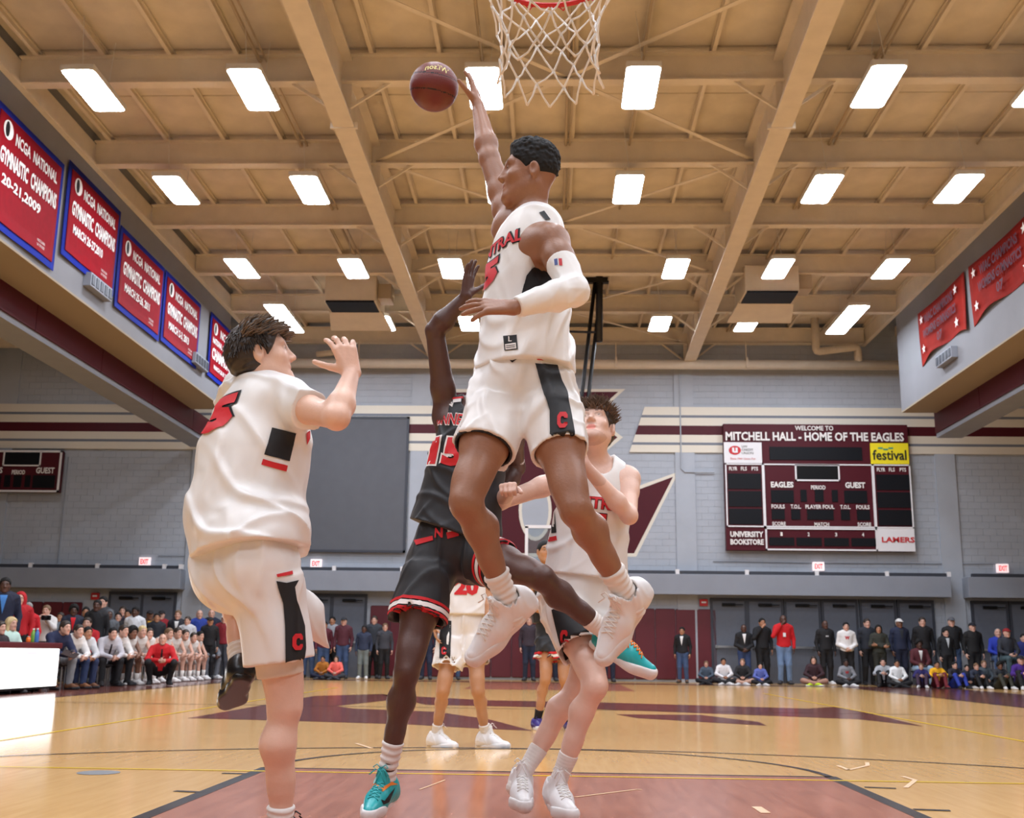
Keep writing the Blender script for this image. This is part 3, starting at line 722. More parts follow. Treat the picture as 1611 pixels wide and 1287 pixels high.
# far hoop on its black ceiling mast
fb = thing('far_hoop', 'far basketball backboard with white frame on a black ceiling mast', 'hoop', (.75, 28.9, 0))
yb = YE-1.22
q0 = at(828, 828, Y=yb); x0, zt = q0[0], q0[2]; x1 = x0+1.83; zb = zt-1.07
MB().box((x0, yb-.01, zb), (x1, yb+.01, zt)).build('backboard', M_glass, fb)
fr = MB()
for a, b in (((x0-.03, zb-.03), (x1+.03, zb+.05)), ((x0-.03, zt-.05), (x1+.03, zt+.03)), ((x0-.03, zb), (x0+.05, zt)), ((x1-.05, zb), (x1+.03, zt))): fr.box((a[0], yb-.03, a[1]), (b[0], yb+.03, b[1]))
fr.build('backboard_frame', M_white, fb)
xm = (x0+x1)/2
MB().tube([np.array((xm+.23*math.cos(a), yb-.38+.23*math.sin(a), zb+.15)) for a in np.linspace(0, 6.283, 25)[:-1]], .012, 8, closed=True).build('rim', M_rim, fb, True)
ym = 29.2; mt = at(943, 372, Y=ym); mbm = at(935, 640, Y=ym)
MB().tube([(mt[0], ym, mt[2]), (mt[0]-.02, ym, mt[2]-3.0)], .1, 10).build('mast', M_blackm, fb, True)
for dx in (-.09, .09):
    MB().tube([(mt[0]+dx-.02, ym, mt[2]-1.2), (xm+dx+.2, yb+.35, zt-.2)], .055, 8).build('mast_tube', M_blackm, fb, True)
MB().box((mt[0]-.95, ym-.08, mt[2]-1.35), (mt[0]+.25, ym+.08, mt[2]-1.2)).build('cross_arm', M_blackm, fb)
MB().box((mt[0]-.62, ym-.15, mt[2]-1.75), (mt[0]-.35, ym+.15, mt[2]-1.3)).build('winch', M_blackm, fb, bevel=.02)
MB().bar((mt[0]-1.6, ym+2.2, ZP+.1), (xm+.2, yb+.35, 6.2), .05, .05).build('stay', M_blackm, fb)
MB().bar((mt[0]-1.9, ym, 9.3), (mt[0]-.1, ym, 9.25), .05, .05).build('stay', M_blackm, fb)
MB().box((xm-.3, yb+.02, zb+.1), (xm+.3, yb+.4, zb+.2)).box((xm-.25, yb+.02, zt-.3), (xm+.25, yb+.4, zt-.2)).build('mounting_arm', M_blackm, fb)

# heaters
for q, lb in (((555, 470), 'beige unit heater with black grille hung left of the left girder'), ((1210, 455), 'beige unit heater with black grille hung right of the right girder')):
    p = at(q[0], q[1], Z=9.95); x, y = p[0], p[1]; o = thing('unit_heater', lb, 'heater', (x, y, 9.6), 'unit heaters')
    MB().box((x-.68, y-.4, 9.75), (x+.68, y+1.2, 10.45)).build('cabinet', M_beige, o, bevel=.02)
    MB().box((x-.64, y-.42, 9.72), (x+.64, y+.55, 9.77)).build('grille', M_black, o)
    MB().slab([(x-.72, y+.5, 9.72), (x+.72, y+.5, 9.72), (x+.85, y+1.5, 9.5), (x-.85, y+1.5, 9.5)], (0, 0, .04)).build('deflector', M_beige, o)
    MB().box((x+.7, y-.2, 9.9), (x+1.05, y+.4, 10.3)).build('motor_box', mat('galvanised_pipe', (176, 160, 136)), o)
    for s in (-1, 1):
        MB().tube([(x+s*.5, y+.4, 10.4), (x+s*.5, y+.4, 10.95)], .015, 5).build('hanger_rod', M_beige, o)

# ------------------------------------------------------------------ scorer's table
tb = thing('scorer_table', 'scorer table with lit white display front and maroon padded top', 'table', (-9.1, 17.5, 0))
XT = -8.72; Y0, Y1 = 12.0, 20.2
MB().box((XT-.62, Y0, .06), (XT-.02, Y1, .12)).box((XT-.08, Y0, .1), (XT-.03, Y1, .74)).box((XT-.62, Y1-.04, .1), (XT-.03, Y1, .74)).build('frame', M_black, tb)
MB().box((XT-.03, Y0+.02, .1), (XT, Y1-.03, .735)).build('display_front', mat('lit_display', (240, 240, 240), .3, emit=(255, 255, 255), es=1.15), tb)
MB().box((XT-.66, Y0-.02, .74), (XT+.03, Y1+.03, .84)).build('padded_top', M_maroonp, tb, bevel=.02)
for y in (13, 15, 17, 19.5):
    for x in (XT-.55, XT-.1): MB().box((x-.02, y-.02, 0), (x+.02, y+.02, .1)).build('leg', M_black, tb)
MB().slab([(XT+.002, 19.1+.12*math.cos(a)*2, .66+.02*math.sin(a)) for a in np.linspace(0, 6.283, 13)[:-1]], (.001, 0, 0)).build('display_mark', mat('pink_print', (240, 170, 190), .4, emit=(255, 150, 170), es=.7), tb)
for iq, (q, c, nm, lb) in enumerate((((52, 1002), (120, 170, 70), 'bottle', 'green drink bottle on the scorer table'), ((62, 1001), (70, 120, 190), 'bottle', 'blue drink bottle on the scorer table'), ((45, 1003), (230, 110, 40), 'bottle', 'small orange bottle on the scorer table'))):
    YQ = 19.7-.3*iq; p = at(q[0], q[1], Y=YQ); o = thing(nm, lb, 'bottle', (max(-9.32, min(-8.8, p[0])), YQ, .84)); h = .24 if c[0] < 200 else .1
    x = max(-9.32, min(-8.8, p[0]))
    MB().lathe([(.034, .84), (.037, .85), (.037, .84+h*.65), (.02, .84+h*.82), (.016, .84+h*.9)], (x, YQ, 0), 12).build('body', mat('drink_%d' % c[0], c, .2), o, True)
    MB().lathe([(.02, .84+h*.9), (.02, .84+h)], (x, YQ, 0), 10).build('cap', M_white, o)
# ------------------------------------------------------------------ smooth solid modelling for people
V = lambda *a: np.array(a, float)
def nrm(v): v = np.asarray(v, float); return v/(np.linalg.norm(v)+1e-12)
def smin(a, b, k):
    if k <= 0: return np.minimum(a, b)
    h = np.maximum(k-np.abs(a-b), 0)/k
    return np.minimum(a, b)-h*h*k*.25
class Model:
    def __init__(s, h): s.h = h; s.P = []
    def _add(s, lo, hi, fn, op, k): s.P.append((np.array(lo), np.array(hi), fn, op, k)); return s
    def cone(s, a, b, ra, rb, k=.02, op='u', flat=None):
        a = np.array(a, float); b = np.array(b, float); ba = b-a; L2 = ba@ba+1e-12
        if flat is not None:
            fd = nrm(flat[0]); fs = 1/flat[1]-1
        R = max(ra, rb)*(max(1, flat[1]) if flat is not None else 1)
        def fn(x, y, z):
            px, py, pz = x-a[0], y-a[1], z-a[2]
            t = np.clip((px*ba[0]+py*ba[1]+pz*ba[2])/L2, 0, 1)
            qx, qy, qz = px-t*ba[0], py-t*ba[1], pz-t*ba[2]
            if flat is not None:
                w = (qx*fd[0]+qy*fd[1]+qz*fd[2])*fs; qx, qy, qz = qx+w*fd[0], qy+w*fd[1], qz+w*fd[2]
            return np.sqrt(qx*qx+qy*qy+qz*qz)-(ra+(rb-ra)*t)
        return s._add(np.minimum(a, b)-R, np.maximum(a, b)+R, fn, op, k)
    def ccone(s, a, b, ra, rb, k=.02, op='u', flat=None, nb=None):
        """flat-ended tapered tube, optionally with a slanted far end"""
        a = np.array(a, float); b = np.array(b, float); ba = b-a; L = np.linalg.norm(ba); u = ba/L; nb = u if nb is None else nrm(nb)
        if flat is not None: fd = nrm(flat[0]); fs = 1/flat[1]-1
        R = max(ra, rb)*(max(1, flat[1]) if flat is not None else 1); ex = R*.7*(0 if nb is u else 1)
        def fn(x, y, z):
            px, py, pz = x-a[0], y-a[1], z-a[2]; t = (px*u[0]+py*u[1]+pz*u[2])
            qx, qy, qz = px-t*u[0], py-t*u[1], pz-t*u[2]
            if flat is not None:
                w = (qx*fd[0]+qy*fd[1]+qz*fd[2])*fs; qx, qy, qz = qx+w*fd[0], qy+w*fd[1], qz+w*fd[2]
            d = np.sqrt(qx*qx+qy*qy+qz*qz)-(ra+(rb-ra)*np.clip(t/L, 0, 1.3))
            return np.maximum(np.maximum(d, -t), (x-b[0])*nb[0]+(y-b[1])*nb[1]+(z-b[2])*nb[2])
        return s._add(np.minimum(a, b)-R-ex, np.maximum(a, b)+R+ex, fn, op, k)
    def chain(s, pts, rs, k=.02, op='u'):
        for i in range(len(pts)-1): s.cone(pts[i], pts[i+1], rs[i], rs[i+1], k, op)
        return s
    def ell(s, c, ax, r, k=.02, op='u'):
        c = np.array(c, float); A = np.array([nrm(v) for v in ax]); r = np.array(r, float); ext = np.sqrt(((A.T*r)**2).sum(1))
        def fn(x, y, z):
            p = (x-c[0], y-c[1], z-c[2]); u = [(p[0]*A[i][0]+p[1]*A[i][1]+p[2]*A[i][2]) for i in range(3)]
            k0 = np.sqrt(sum((u[i]/r[i])**2 for i in range(3))); k1 = np.sqrt(sum((u[i]/r[i]**2)**2 for i in range(3)))
            return k0*(k0-1)/(k1+1e-6)
        return s._add(c-ext, c+ext, fn, op, k)
    def sph(s, c, r, k=.02, op='u'): return s.cone(c, np.array(c)+V(0, 0, 1e-5), r, r, k, op)
    def box(s, c, ax, half, rd=.01, k=.01, op='u'):
        c = np.array(c, float); A = np.array([nrm(v) for v in ax]); hf = np.array(half, float); ext = (np.abs(A.T)*hf).sum(1)
        def fn(x, y, z):
            p = (x-c[0], y-c[1], z-c[2]); q = [np.abs(p[0]*A[i][0]+p[1]*A[i][1]+p[2]*A[i][2])-(hf[i]-rd) for i in range(3)]
            o = np.sqrt(sum(np.maximum(v, 0)**2 for v in q)); return o+np.minimum(np.maximum(q[0], np.maximum(q[1], q[2])), 0)-rd
        return s._add(c-ext, c+ext, fn, op, k)
    def cut(s, p, n, k=.004):
        """remove everything in front of the plane through p with normal n"""
        p = np.array(p, float); n = nrm(n)
        return s._add(V(-99, -99, -99), V(99, 99, 99), lambda x, y, z: (x-p[0])*n[0]+(y-p[1])*n[1]+(z-p[2])*n[2], 'i', k)
    def disp(s, fn, amp): return s._add(V(-99, -99, -99), V(99, 99, 99), fn, 'd', amp)
    def grid(s):
        h = s.h; u = [p for p in s.P if p[3] == 'u']
        lo = np.min([p[0] for p in u], 0)-4*h; hi = np.max([p[1] for p in u], 0)+4*h
        n = np.ceil((hi-lo)/h).astype(int)+1
        X = [(lo[i]+h*np.arange(n[i])).astype(np.float32) for i in range(3)]
        F = np.full(tuple(n), .3, np.float32)
        for plo, phi, fn, op, k in s.P:
            if op == 'd':
                I = np.nonzero(np.abs(F) < k*1.6+2*h)
                F[I] += fn(X[0][I[0]], X[1][I[1]], X[2][I[2]]).astype(np.float32); continue
            m = max(k, 0)+3*h
            i0 = np.clip(np.floor((plo-m-lo)/h).astype(int), 0, n-1); i1 = np.clip(np.ceil((phi+m-lo)/h).astype(int)+1, 1, n)
            if (i1 <= i0).any(): continue
            sl = tuple(slice(a, b) for a, b in zip(i0, i1))
            x, y, z = X[0][sl[0]][:, None, None], X[1][sl[1]][None, :, None], X[2][sl[2]][None, None, :]
            d = fn(x, y, z)
            if op == 'u': F[sl] = smin(F[sl], d, k)
            elif op == 's': F[sl] = -smin(-F[sl], d, k)
            else: F[sl] = -smin(-F[sl], -d, k)
        return F, lo
    def verts(s):
        F, lo = s.grid(); h = s.h; S = F < 0
        c8 = [S[a:a-1 or None, b:b-1 or None, c:c-1 or None] for a in (0, 1) for b in (0, 1) for c in (0, 1)]
        al = c8[0].copy(); an = c8[0].copy()
        for c in c8[1:]: al &= c; an |= c
        act = an & ~al; I = np.nonzero(act); n = len(I[0])
        idx = np.full(act.shape, -1, np.int32); idx[I] = np.arange(n)
        co = [(a, b, c) for a in (0, 1) for b in (0, 1) for c in (0, 1)]
        val = {q: F[I[0]+q[0], I[1]+q[1], I[2]+q[2]] for q in co}
        pos = np.zeros((n, 3)); cnt = np.zeros(n)
        for q in co:
            for d in range(3):
                if q[d]: continue
                q2 = list(q); q2[d] = 1; q2 = tuple(q2); a, b = val[q], val[q2]; m = (a < 0) != (b < 0)
                t = np.where(m, a/np.where(m, a-b, 1), 0)
                for e in range(3): pos[:, e] += np.where(m, q[e]+(t if e == d else 0), 0)
                cnt += m
        pos = (pos/np.maximum(cnt, 1)[:, None]+np.stack(I, 1))*h+lo
        Q = []
        for d in range(3):
            e, f = [k for k in range(3) if k != d]
            sa = [slice(None)]*3; sb = [slice(None)]*3; sa[d] = slice(0, -1); sb[d] = slice(1, None)
            A, B = S[tuple(sa)], S[tuple(sb)]; X = np.array(np.nonzero(A != B)).T
            X = X[(X[:, e] > 0) & (X[:, f] > 0) & (X[:, e] < S.shape[e]-1) & (X[:, f] < S.shape[f]-1)]
            if not len(X): continue
            def cell(de, df):
                Y = X.copy(); Y[:, e] += de; Y[:, f] += df; return idx[Y[:, 0], Y[:, 1], Y[:, 2]]
            q = np.stack([cell(-1, -1), cell(0, -1), cell(0, 0), cell(-1, 0)], 1)
            ins = A[X[:, 0], X[:, 1], X[:, 2]]
            fl = ins if d != 1 else ~ins
            q[~fl] = q[~fl][:, ::-1]; Q.append(q)
        Q = np.concatenate(Q); Q = Q[(Q >= 0).all(1)]
        return pos, Q
def relax(v, q, it=1, w=.5):
    for _ in range(it):
        acc = np.zeros_like(v); c = np.zeros(len(v))
        for a, b in ((0, 1), (1, 2), (2, 3), (3, 0)):
            for i, j in ((a, b), (b, a)):
                for e in range(3): acc[:, e] += np.bincount(q[:, i], v[q[:, j], e], len(v))
                c += np.bincount(q[:, i], minlength=len(v))
        v = v*(1-w)+w*acc/np.maximum(c, 1)[:, None]
    return v
def np_mesh(name, v, q, mats, tint=None):
    me = bpy.data.meshes.new(name); me.vertices.add(len(v)); me.vertices.foreach_set('co', np.asarray(v, np.float32).ravel())
    nq = len(q); k = q.shape[1]; me.loops.add(nq*k); me.loops.foreach_set('vertex_index', q.astype(np.int32).ravel())
    me.polygons.add(nq); me.polygons.foreach_set('loop_start', np.arange(0, nq*k, k, dtype=np.int32)); me.polygons.foreach_set('loop_total', np.full(nq, k, np.int32))
    me.polygons.foreach_set('use_smooth', np.ones(nq, bool))
    for m in (mats if isinstance(mats, (list, tuple)) else [mats]): me.materials.append(m)
    if tint is not None:
        at_ = me.attributes.new('tint', 'FLOAT_COLOR', 'POINT'); at_.data.foreach_set('color', np.concatenate([tint, np.ones((len(v), 1))], 1).astype(np.float32).ravel())
    me.update(calc_edges=True); me.validate()
    return me
class Solid:
    """an evaluated model with a ray caster for prints"""
    def __init__(s, m, it=1): s.v, s.q = m.verts(); s.v = relax(s.v, s.q, it); s._b = None
    def bvh(s):
        if s._b is None: s._b = BVHTree.FromPolygons([tuple(p) for p in s.v], [tuple(int(i) for i in f) for f in s.q])
        return s._b
    def obj(s, name, mats, parent, tint=None): return link(bpy.data.objects.new(name, np_mesh(name, s.v, s.q, mats, tint)), parent)

# ---- prints laid on cloth: flat outlines cut to small cells and dropped onto the cloth
def cells2d(v, f, step):
    bm = bmesh.new(); vs_ = [bm.verts.new((p[0], p[1], 0)) for p in v]
    for q in f:
        try: bm.faces.new([vs_[i] for i in q])
        except ValueError: pass
    V2 = np.array(v); lo, hi = V2.min(0), V2.max(0)
    for ax in (0, 1):
        t = lo[ax]+step
        while t < hi[ax]:
            co = [0, 0, 0]; no = [0, 0, 0]; co[ax] = t; no[ax] = 1
            bmesh.ops.bisect_plane(bm, geom=bm.verts[:]+bm.edges[:]+bm.faces[:], plane_co=co, plane_no=no); t += step
    bm.verts.index_update(); ov = np.array([p.co[:2] for p in bm.verts]); of = [tuple(x.index for x in p.verts) for p in bm.faces]; bm.free()
    return ov, of
def drop(name, solid, v, f, rayfn, m, parent, off=.003):
    b = solid.bvh(); P = []; ok = []
    for p in v:
        o, d = rayfn(p); hit = b.ray_cast(Vector(o), Vector(d))
        if hit[0] is None: P.append((0, 0, 0)); ok.append(False)
        else:
            n = hit[1]
            if n.dot(Vector(d)) > 0: n = -n
            P.append(tuple(hit[0]+n*off)); ok.append(True)
    fs = [q for q in f if all(ok[i] for i in q)]
    if not fs: return None
    mb = MB(); mb.add(P, fs)
    me = mb.mesh(name, m, True); bm = bmesh.new(); bm.from_mesh(me)
    bmesh.ops.delete(bm, geom=[x for x in bm.verts if not x.link_faces], context='VERTS'); bm.to_mesh(me); bm.free()
    return link(bpy.data.objects.new(name, me), parent)
def dense(poly, n=6):
    out = []; P = [np.array(p, float) for p in poly]
    for i in range(len(P)):
        for k in range(n): out.append(P[i]+(P[(i+1) % len(P)]-P[i])*k/n)
    return out
def pxprint(name, solid, poly, m, parent, off=.003, step=5):
    """a panel whose outline is taken from the picture, laid on the cloth"""
    v, f = cells2d(poly, [tuple(range(len(poly)))], step)
    def rf(p): d = _f+_rt*(p[0]-IW/2)/FPX-_up*(p[1]-IH/2)/FPX; return CAM, nrm(d)
    return drop(name, solid, v, f, rf, m, parent, off)
def ringprint(name, solid, a, b, m, parent, t0, t1, off=.003, n=72, ref=(1, 0, 0)):
    """a band of trim running round a trouser leg; t0, t1 are lengths measured from b back towards a"""
    u = nrm(np.asarray(b)-a); X = nrm(np.cross(u, ref)); Y = np.cross(u, X); v = []; f = []
    for j, t in enumerate((t0, (t0+t1)/2, t1)):
        for i in range(n+1): v.append((2*math.pi*i/n, t))
    for j in range(2):
        for i in range(n): k = j*(n+1)+i; f.append((k, k+1, k+n+2, k+n+1))
    def rf(p): d = X*math.cos(p[0])+Y*math.sin(p[0]); return np.asarray(b)-u*p[1]+d*.30, -d
    return drop(name, solid, v, f, rf, m, parent, off)
def textprint(name, solid, s, c, xd, yd, w, h, m, parent, off=.004, bold=.02, step=.02, arch=0.0):
    v, f, tw = text_geo(s, bold); v = np.stack([(v[:, 0]/tw-.5)*w, (v[:, 1]-.5)*h], 1)
    v, f = cells2d(v, f, step); xd = nrm(xd); yd = nrm(yd); n = np.cross(xd, yd)
    def rf(p): return c+xd*p[0]+yd*(p[1]+arch*(1-(2*p[0]/w)**2))+n*.35, -n
    return drop(name, solid, v, f, rf, m, parent, off)

# ---- folds
def folds(seed, amp, freq, direction=(0, 0, 1), aniso=2.5, warp=.6):
    """creases: a few long soft rolls crossed by sharper, patchy ridges"""
    r = np.random.RandomState(seed); d = nrm(direction)
    def wv(f): k = nrm(r.normal(size=3)); k = k-d*(k@d)*(1-1/aniso); return nrm(k)*f, r.rand()*6.28
    A = [wv(freq*(.5+.4*r.rand())) for i in range(3)]; B = [wv(freq*(1.5+1.3*r.rand())) for i in range(4)]
    W = [(nrm(r.normal(size=3))*freq*.5, r.rand()*6.28) for i in range(3)]; G = [(nrm(r.normal(size=3))*freq*.42, r.rand()*6.28) for i in range(4)]
    def fn(x, y, z):
        ph = lambda k, p: x*k[0]+y*k[1]+z*k[2]+p
        w = sum(np.sin(ph(k, p)) for k, p in W)*warp; t = 0
        for k, p in A: t = t+np.sin(ph(k, p)+w)*.45
        for i, (k, p) in enumerate(B):
            g = np.clip(np.sin(ph(*G[i])+.5*w), 0, 1); q = np.abs(np.sin(.5*(ph(k, p)+w*(1.6+.4*i)))); t = t+g*(np.exp(-q*q*9)*-1.5+.35)
        return amp*t
    return fn
def curls(seed, amp, freq):
    r = np.random.RandomState(seed); Rm = np.linalg.qr(r.normal(size=(3, 3)))[0]; R2 = np.linalg.qr(r.normal(size=(3, 3)))[0]
    def fn(x, y, z):
        t = 0
        for M, g in ((Rm, 1.0), (R2, 1.7)):
            u = [M[i][0]*x+M[i][1]*y+M[i][2]*z for i in range(3)]
            t = t+np.sin(u[0]*freq*g)*np.sin(u[1]*freq*g+1)*np.sin(u[2]*freq*g+2)/g
        return amp*t
    return fn
def strandnoise(seed, amp, freq, d):
    r = np.random.RandomState(seed); d = nrm(d); K = []
    for i in range(6):
        k = nrm(r.normal(size=3)); k = k-d*(k@d)*.9; K.append((k*freq*(.6+r.rand()), r.rand()*6.28))
    return lambda x, y, z: amp*sum(np.sin(x*k[0]+y*k[1]+z*k[2]+p) for k, p in K)/2.5

# ---- body parts
def frame3(left, up):
    U = nrm(up); L = nrm(np.asarray(left)-U*(np.asarray(left)@U)); return L, np.cross(L, U), U       # left, forward, up
def headframe(face, up=(0, 0, 1)):
    Fd = nrm(face); U = np.asarray(up, float); U = nrm(U-Fd*(U@Fd)); L = np.cross(U, Fd); return L, Fd, U
def add_head(m, c, hf, s=1.0, mouth=0.0, nose=1.0, full=0.0):
    L, Fd, U = hf; p = lambda l, f, u: c+(L*l+Fd*f+U*u)*s
    ax = (L, Fd, U)
    m.ell(p(0, -.012, .032), ax, V(.076, .098, .088)*s, .03)
    m.ell(p(0, .026, -.035), ax, V(.062, .066, .080)*s, .035)
    for q in (-1, 1):
        m.cone(p(q*.052, -.012, -.052), p(q*.016, .070, -.098), .020*s, .019*s, .03)
        m.ell(p(q*.042, .058, -.022), ax, V(.024, .020, .020)*s, .025)       # cheek bones
    m.ell(p(0, .076, -.100), ax, V(.022, .018, .018)*s, .02)                  # chin
    m.cone(p(-.040, .074, .034), p(.040, .074, .034), .013*s, .013*s, .02)    # brow
    for q in (-1, 1): m.ell(p(q*.031, .096, .012), ax, V(.016, .014, .010)*s, .012, 's')
    for q in (-1, 1): m.ell(p(q*.031, .072, .011), ax, V(.014, .0135, .0125)*s, .004)
    m.cone(p(0, .088, .016), p(0, .108*nose, -.022), .0075*s, .0115*s, .012)
    for q in (-1, 1): m.sph(p(q*.0125, .098, -.027), .0082*s, .009); m.sph(p(q*.0075, .106, -.036), .0042*s, .004, 's')
    m.cone(p(-.018, .084, -.056), p(.018, .084, -.056), (.0085+full)*s, (.0085+full)*s, .008)
    m.cone(p(-.016, .083, -.070-mouth*.012), p(.016, .083, -.070-mouth*.012), (.0095+full)*s, (.0095+full)*s, .008)
    m.cone(p(-.020, .094, -.063-mouth*.006), p(.020, .094, -.063-mouth*.006), .0035*s+mouth*.005, .0035*s+mouth*.005, .004, 's')
    for q in (-1, 1):
        m.ell(p(q*.083, -.014, -.006), (nrm(L*q-Fd*.35), nrm(Fd+L*q*.35), U), V(.011, .022, .034)*s, .008)
        m.ell(p(q*.0955, -.009, -.001), (L, Fd, U), V(.010, .0115, .021)*s, .003, 's')
def face_tint(v, c, hf, s, tint, lips=(1.15, .72, .7), brow=(.25, .2, .18), stubble=None):
    L, Fd, U = hf; d = (v-c)/s; l, f, u = d@L, d@Fd, d@U
    m = (np.abs(l) < .023-.012*np.abs(u+.063)/.015) & (np.abs(u+.063) < .014) & (f > .075); tint[m] *= np.array(lips)
    a = np.abs(l); uu = .0335+.006*np.sin((a-.012)/.036*2.2)
    m = (a > .013) & (a < .048) & (np.abs(u-uu) < .0062) & (f > .055); tint[m] *= np.array(brow)
    m = (np.hypot(a-.031, (u-.012)*1.3) < .019) & (f > .05); tint[m] *= .82
    m = (u < -.015) & (f > .03) & (a < .06) & (u > -.02); tint[m] *= np.array((1.03, .96, .95))
    if stubble: m = (u < -.078) & (f > .02) | ((np.abs(u+.045) < .006) & (a < .026) & (f > .07)); tint[m] *= np.array(stubble)
    return tint
def add_eyes(parent, c, hf, s, look=None):
    L, Fd, U = hf; g = nrm(look) if look is not None else Fd
    for q in (-1, 1):
        e = c+(L*q*.031+Fd*.0722+U*.011)*s; r = .0128*s
        mb = MB(); mb.m = 0; vs_ = []; fs = []; nlat, nlon = 10, 14; A = frame3(np.cross(g, (0, 0, 1)) if abs(g[2]) < .95 else (1, 0, 0), g)
        for i in range(nlat+1):
            t = math.pi*i/nlat
            for k in range(nlon):
                a = 2*math.pi*k/nlon; vs_.append(e+r*(A[2]*math.cos(t)+(A[0]*math.cos(a)+A[1]*math.sin(a))*math.sin(t)))
        for i in range(nlat):
            for k in range(nlon): fs.append((i*nlon+k, i*nlon+(k+1) % nlon, (i+1)*nlon+(k+1) % nlon, (i+1)*nlon+k))
        mb.add(vs_, fs); mb.mi = [2 if f[0] < nlon else (1 if f[0] < 2*nlon else 0) for f in fs]
        mb.build('eye', [mat('eye_white', (225, 218, 212), .25), mat('iris_brown', (70, 48, 34), .2), mat('pupil', (8, 8, 8), .1)], parent, True)
def add_hand(m, w, d, n, left, s=1.0, curl=(.3, .3, .35, .4), thumb=.4, spread=.12, thumb_curl=.2):
    d = nrm(d); n = nrm(np.asarray(n)-d*(np.asarray(n)@d)); t = np.cross(d, n)*(-1 if left else 1)
    K = [w+(d*.092+t*.031)*s, w+(d*.097+t*.011)*s, w+(d*.092-t*.010)*s, w+(d*.083-t*.029)*s]
    for i, kp in enumerate(K):
        m.cone(w+(t*(.016-.011*i))*s, kp, .0155*s, .0118*s, .012)
    Ln = (.074, .082, .076, .060)
    for i, kp in enumerate(K):
        sp = (1.5-i)*spread*.6; fd = nrm(d+t*sp); a = 0; p = kp; r = .0102*s
        for j, fr in enumerate((.46, .30, .24)):
            a += curl[i]*(.9 if j == 0 else 1.0); dd = fd*math.cos(a)+n*math.sin(a); q = p+dd*Ln[i]*fr*s
            m.cone(p, q, r, r*.92, .003 if j else .006); p = q; r *= .92
    b0 = w+(d*.022+t*.020+n*.008)*s; td = nrm(d*(1-thumb*.55)+t*(.55+thumb*.5)+n*.25)
    b1 = b0+td*.045*s; td2 = nrm(td*math.cos(thumb_curl)+(d*.6+n*.6)*math.sin(thumb_curl)); b2 = b1+td2*.034*s; b3 = b2+nrm(td2+d*.15)*.026*s
    m.cone(b0, b1, .0165*s, .0125*s, .014); m.cone(b1, b2, .0118*s, .0108*s, .005); m.cone(b2, b3, .0106*s, .009*s, .004)
def add_arm(m, sh, el, wr, s=1.0, k=.03, bulk=1.0):
    m.sph(sh, .060*s*bulk, .045); d = nrm(el-sh); up = sh+d*np.linalg.norm(el-sh)*.33
    m.cone(sh, up, .055*s*bulk, .049*s*bulk, k); m.cone(up, el, .050*s*bulk, .039*s*bulk, k)
    f = nrm(wr-el); fl = np.linalg.norm(wr-el)
    m.cone(el, el+f*fl*.28, .038*s*bulk, .043*s*bulk, .02); m.cone(el+f*fl*.28, wr, .043*s*bulk, .0265*s, .025)
    m.sph(el-nrm(d*-1+f)*-.004, .034*s, .02)
def add_leg(m, hip, kn, an, s=1.0, back=None, bulk=1.0):
    d = nrm(kn-hip); f = nrm(an-kn); fl = np.linalg.norm(an-kn)
    m.cone(hip, hip+(kn-hip)*.45, .090*s*bulk, .078*s*bulk, .05); m.cone(hip+(kn-hip)*.45, kn, .078*s*bulk, .054*s, .04)
    bk = nrm(d-f) if np.linalg.norm(d-f) > .15 else np.zeros(3)   # points forward at the knee
    if back is None: back = -(d-f) if np.linalg.norm(d-f) > .15 else V(0, 1, 0)
    back = nrm(back-f*(back@f))
    m.ell(kn-back*.010*s, (np.cross(back, f), back, f), V(.046, .048, .056)*s, .03)
    m.ell(kn-back*.034*s, (np.cross(back, f), back, f), V(.026, .024, .032)*s, .018)                       # kneecap
    b2 = nrm(back-d*(back@d)); x2 = np.cross(b2, d)
    for q in (-1, 1): m.ell(kn-d*.085*s-b2*.026*s+x2*q*.024*s, (x2, b2, d), V(.030, .032, .060)*s, .04)   # muscle above the knee
    m.cone(kn+f*.03, kn+f*fl*.28+back*.022*s, .046*s, .054*s*bulk, .03); m.cone(kn+f*fl*.28+back*.022*s, kn+f*fl*.60+back*.008*s, .054*s*bulk, .036*s, .03)
    m.cone(kn+f*fl*.55, an, .040*s, .031*s, .03); m.cone(kn+f*.05-back*.008*s, an-back*.004, .036*s, .027*s, .02)
def torso_frames(J):
    up = nrm(J['neck']-J['pelvis']); c = frame3(J['shL']-J['shR'], up); p = frame3(J['hipL']-J['hipR'], up); mid = frame3(nrm(J['shL']-J['shR'])+nrm(J['hipL']-J['hipR']), up)
    return c, mid, p
def add_torso(m, J, s=1.0, o=0.0, k=.06, flank=1.0):
    c, mi, p = torso_frames(J); n, pv = J['neck'], J['pelvis']; H = np.linalg.norm(n-pv); at_ = lambda t: n+(pv-n)*t
    m.ell(at_(.27)+c[1]*.012*s, c, V(.160*s+o, .108*s+o, H*.30+o), k)
    m.ell(at_(.12)-c[1]*.01*s, c, V(.150*s+o, .082*s+o, H*.16+o), k)
    m.ell(at_(.62), mi, V(.135*s*flank+o, .098*s+o, H*.28+o), k)
    m.ell(at_(.97), p, V(.155*s+o, .108*s+o, H*.22+o), k)
    if o == 0:
        for q in ('shL', 'shR'):
            m.cone(at_(.02)+U3(c)*.03*s, J[q]-nrm(J[q]-n)*.03, .048*s, .050*s, .05)
            m.ell((J[q]*.62+at_(.26)*.38)+c[1]*.045*s, c, V(.085, .05, .07)*s, .05)      # pectorals
        for q, a in (('hipL', 1), ('hipR', -1)): m.ell(J[q]-p[1]*.05*s+p[2]*.0, p, V(.085, .08, .10)*s, .05)
def U3(fr): return fr[2]
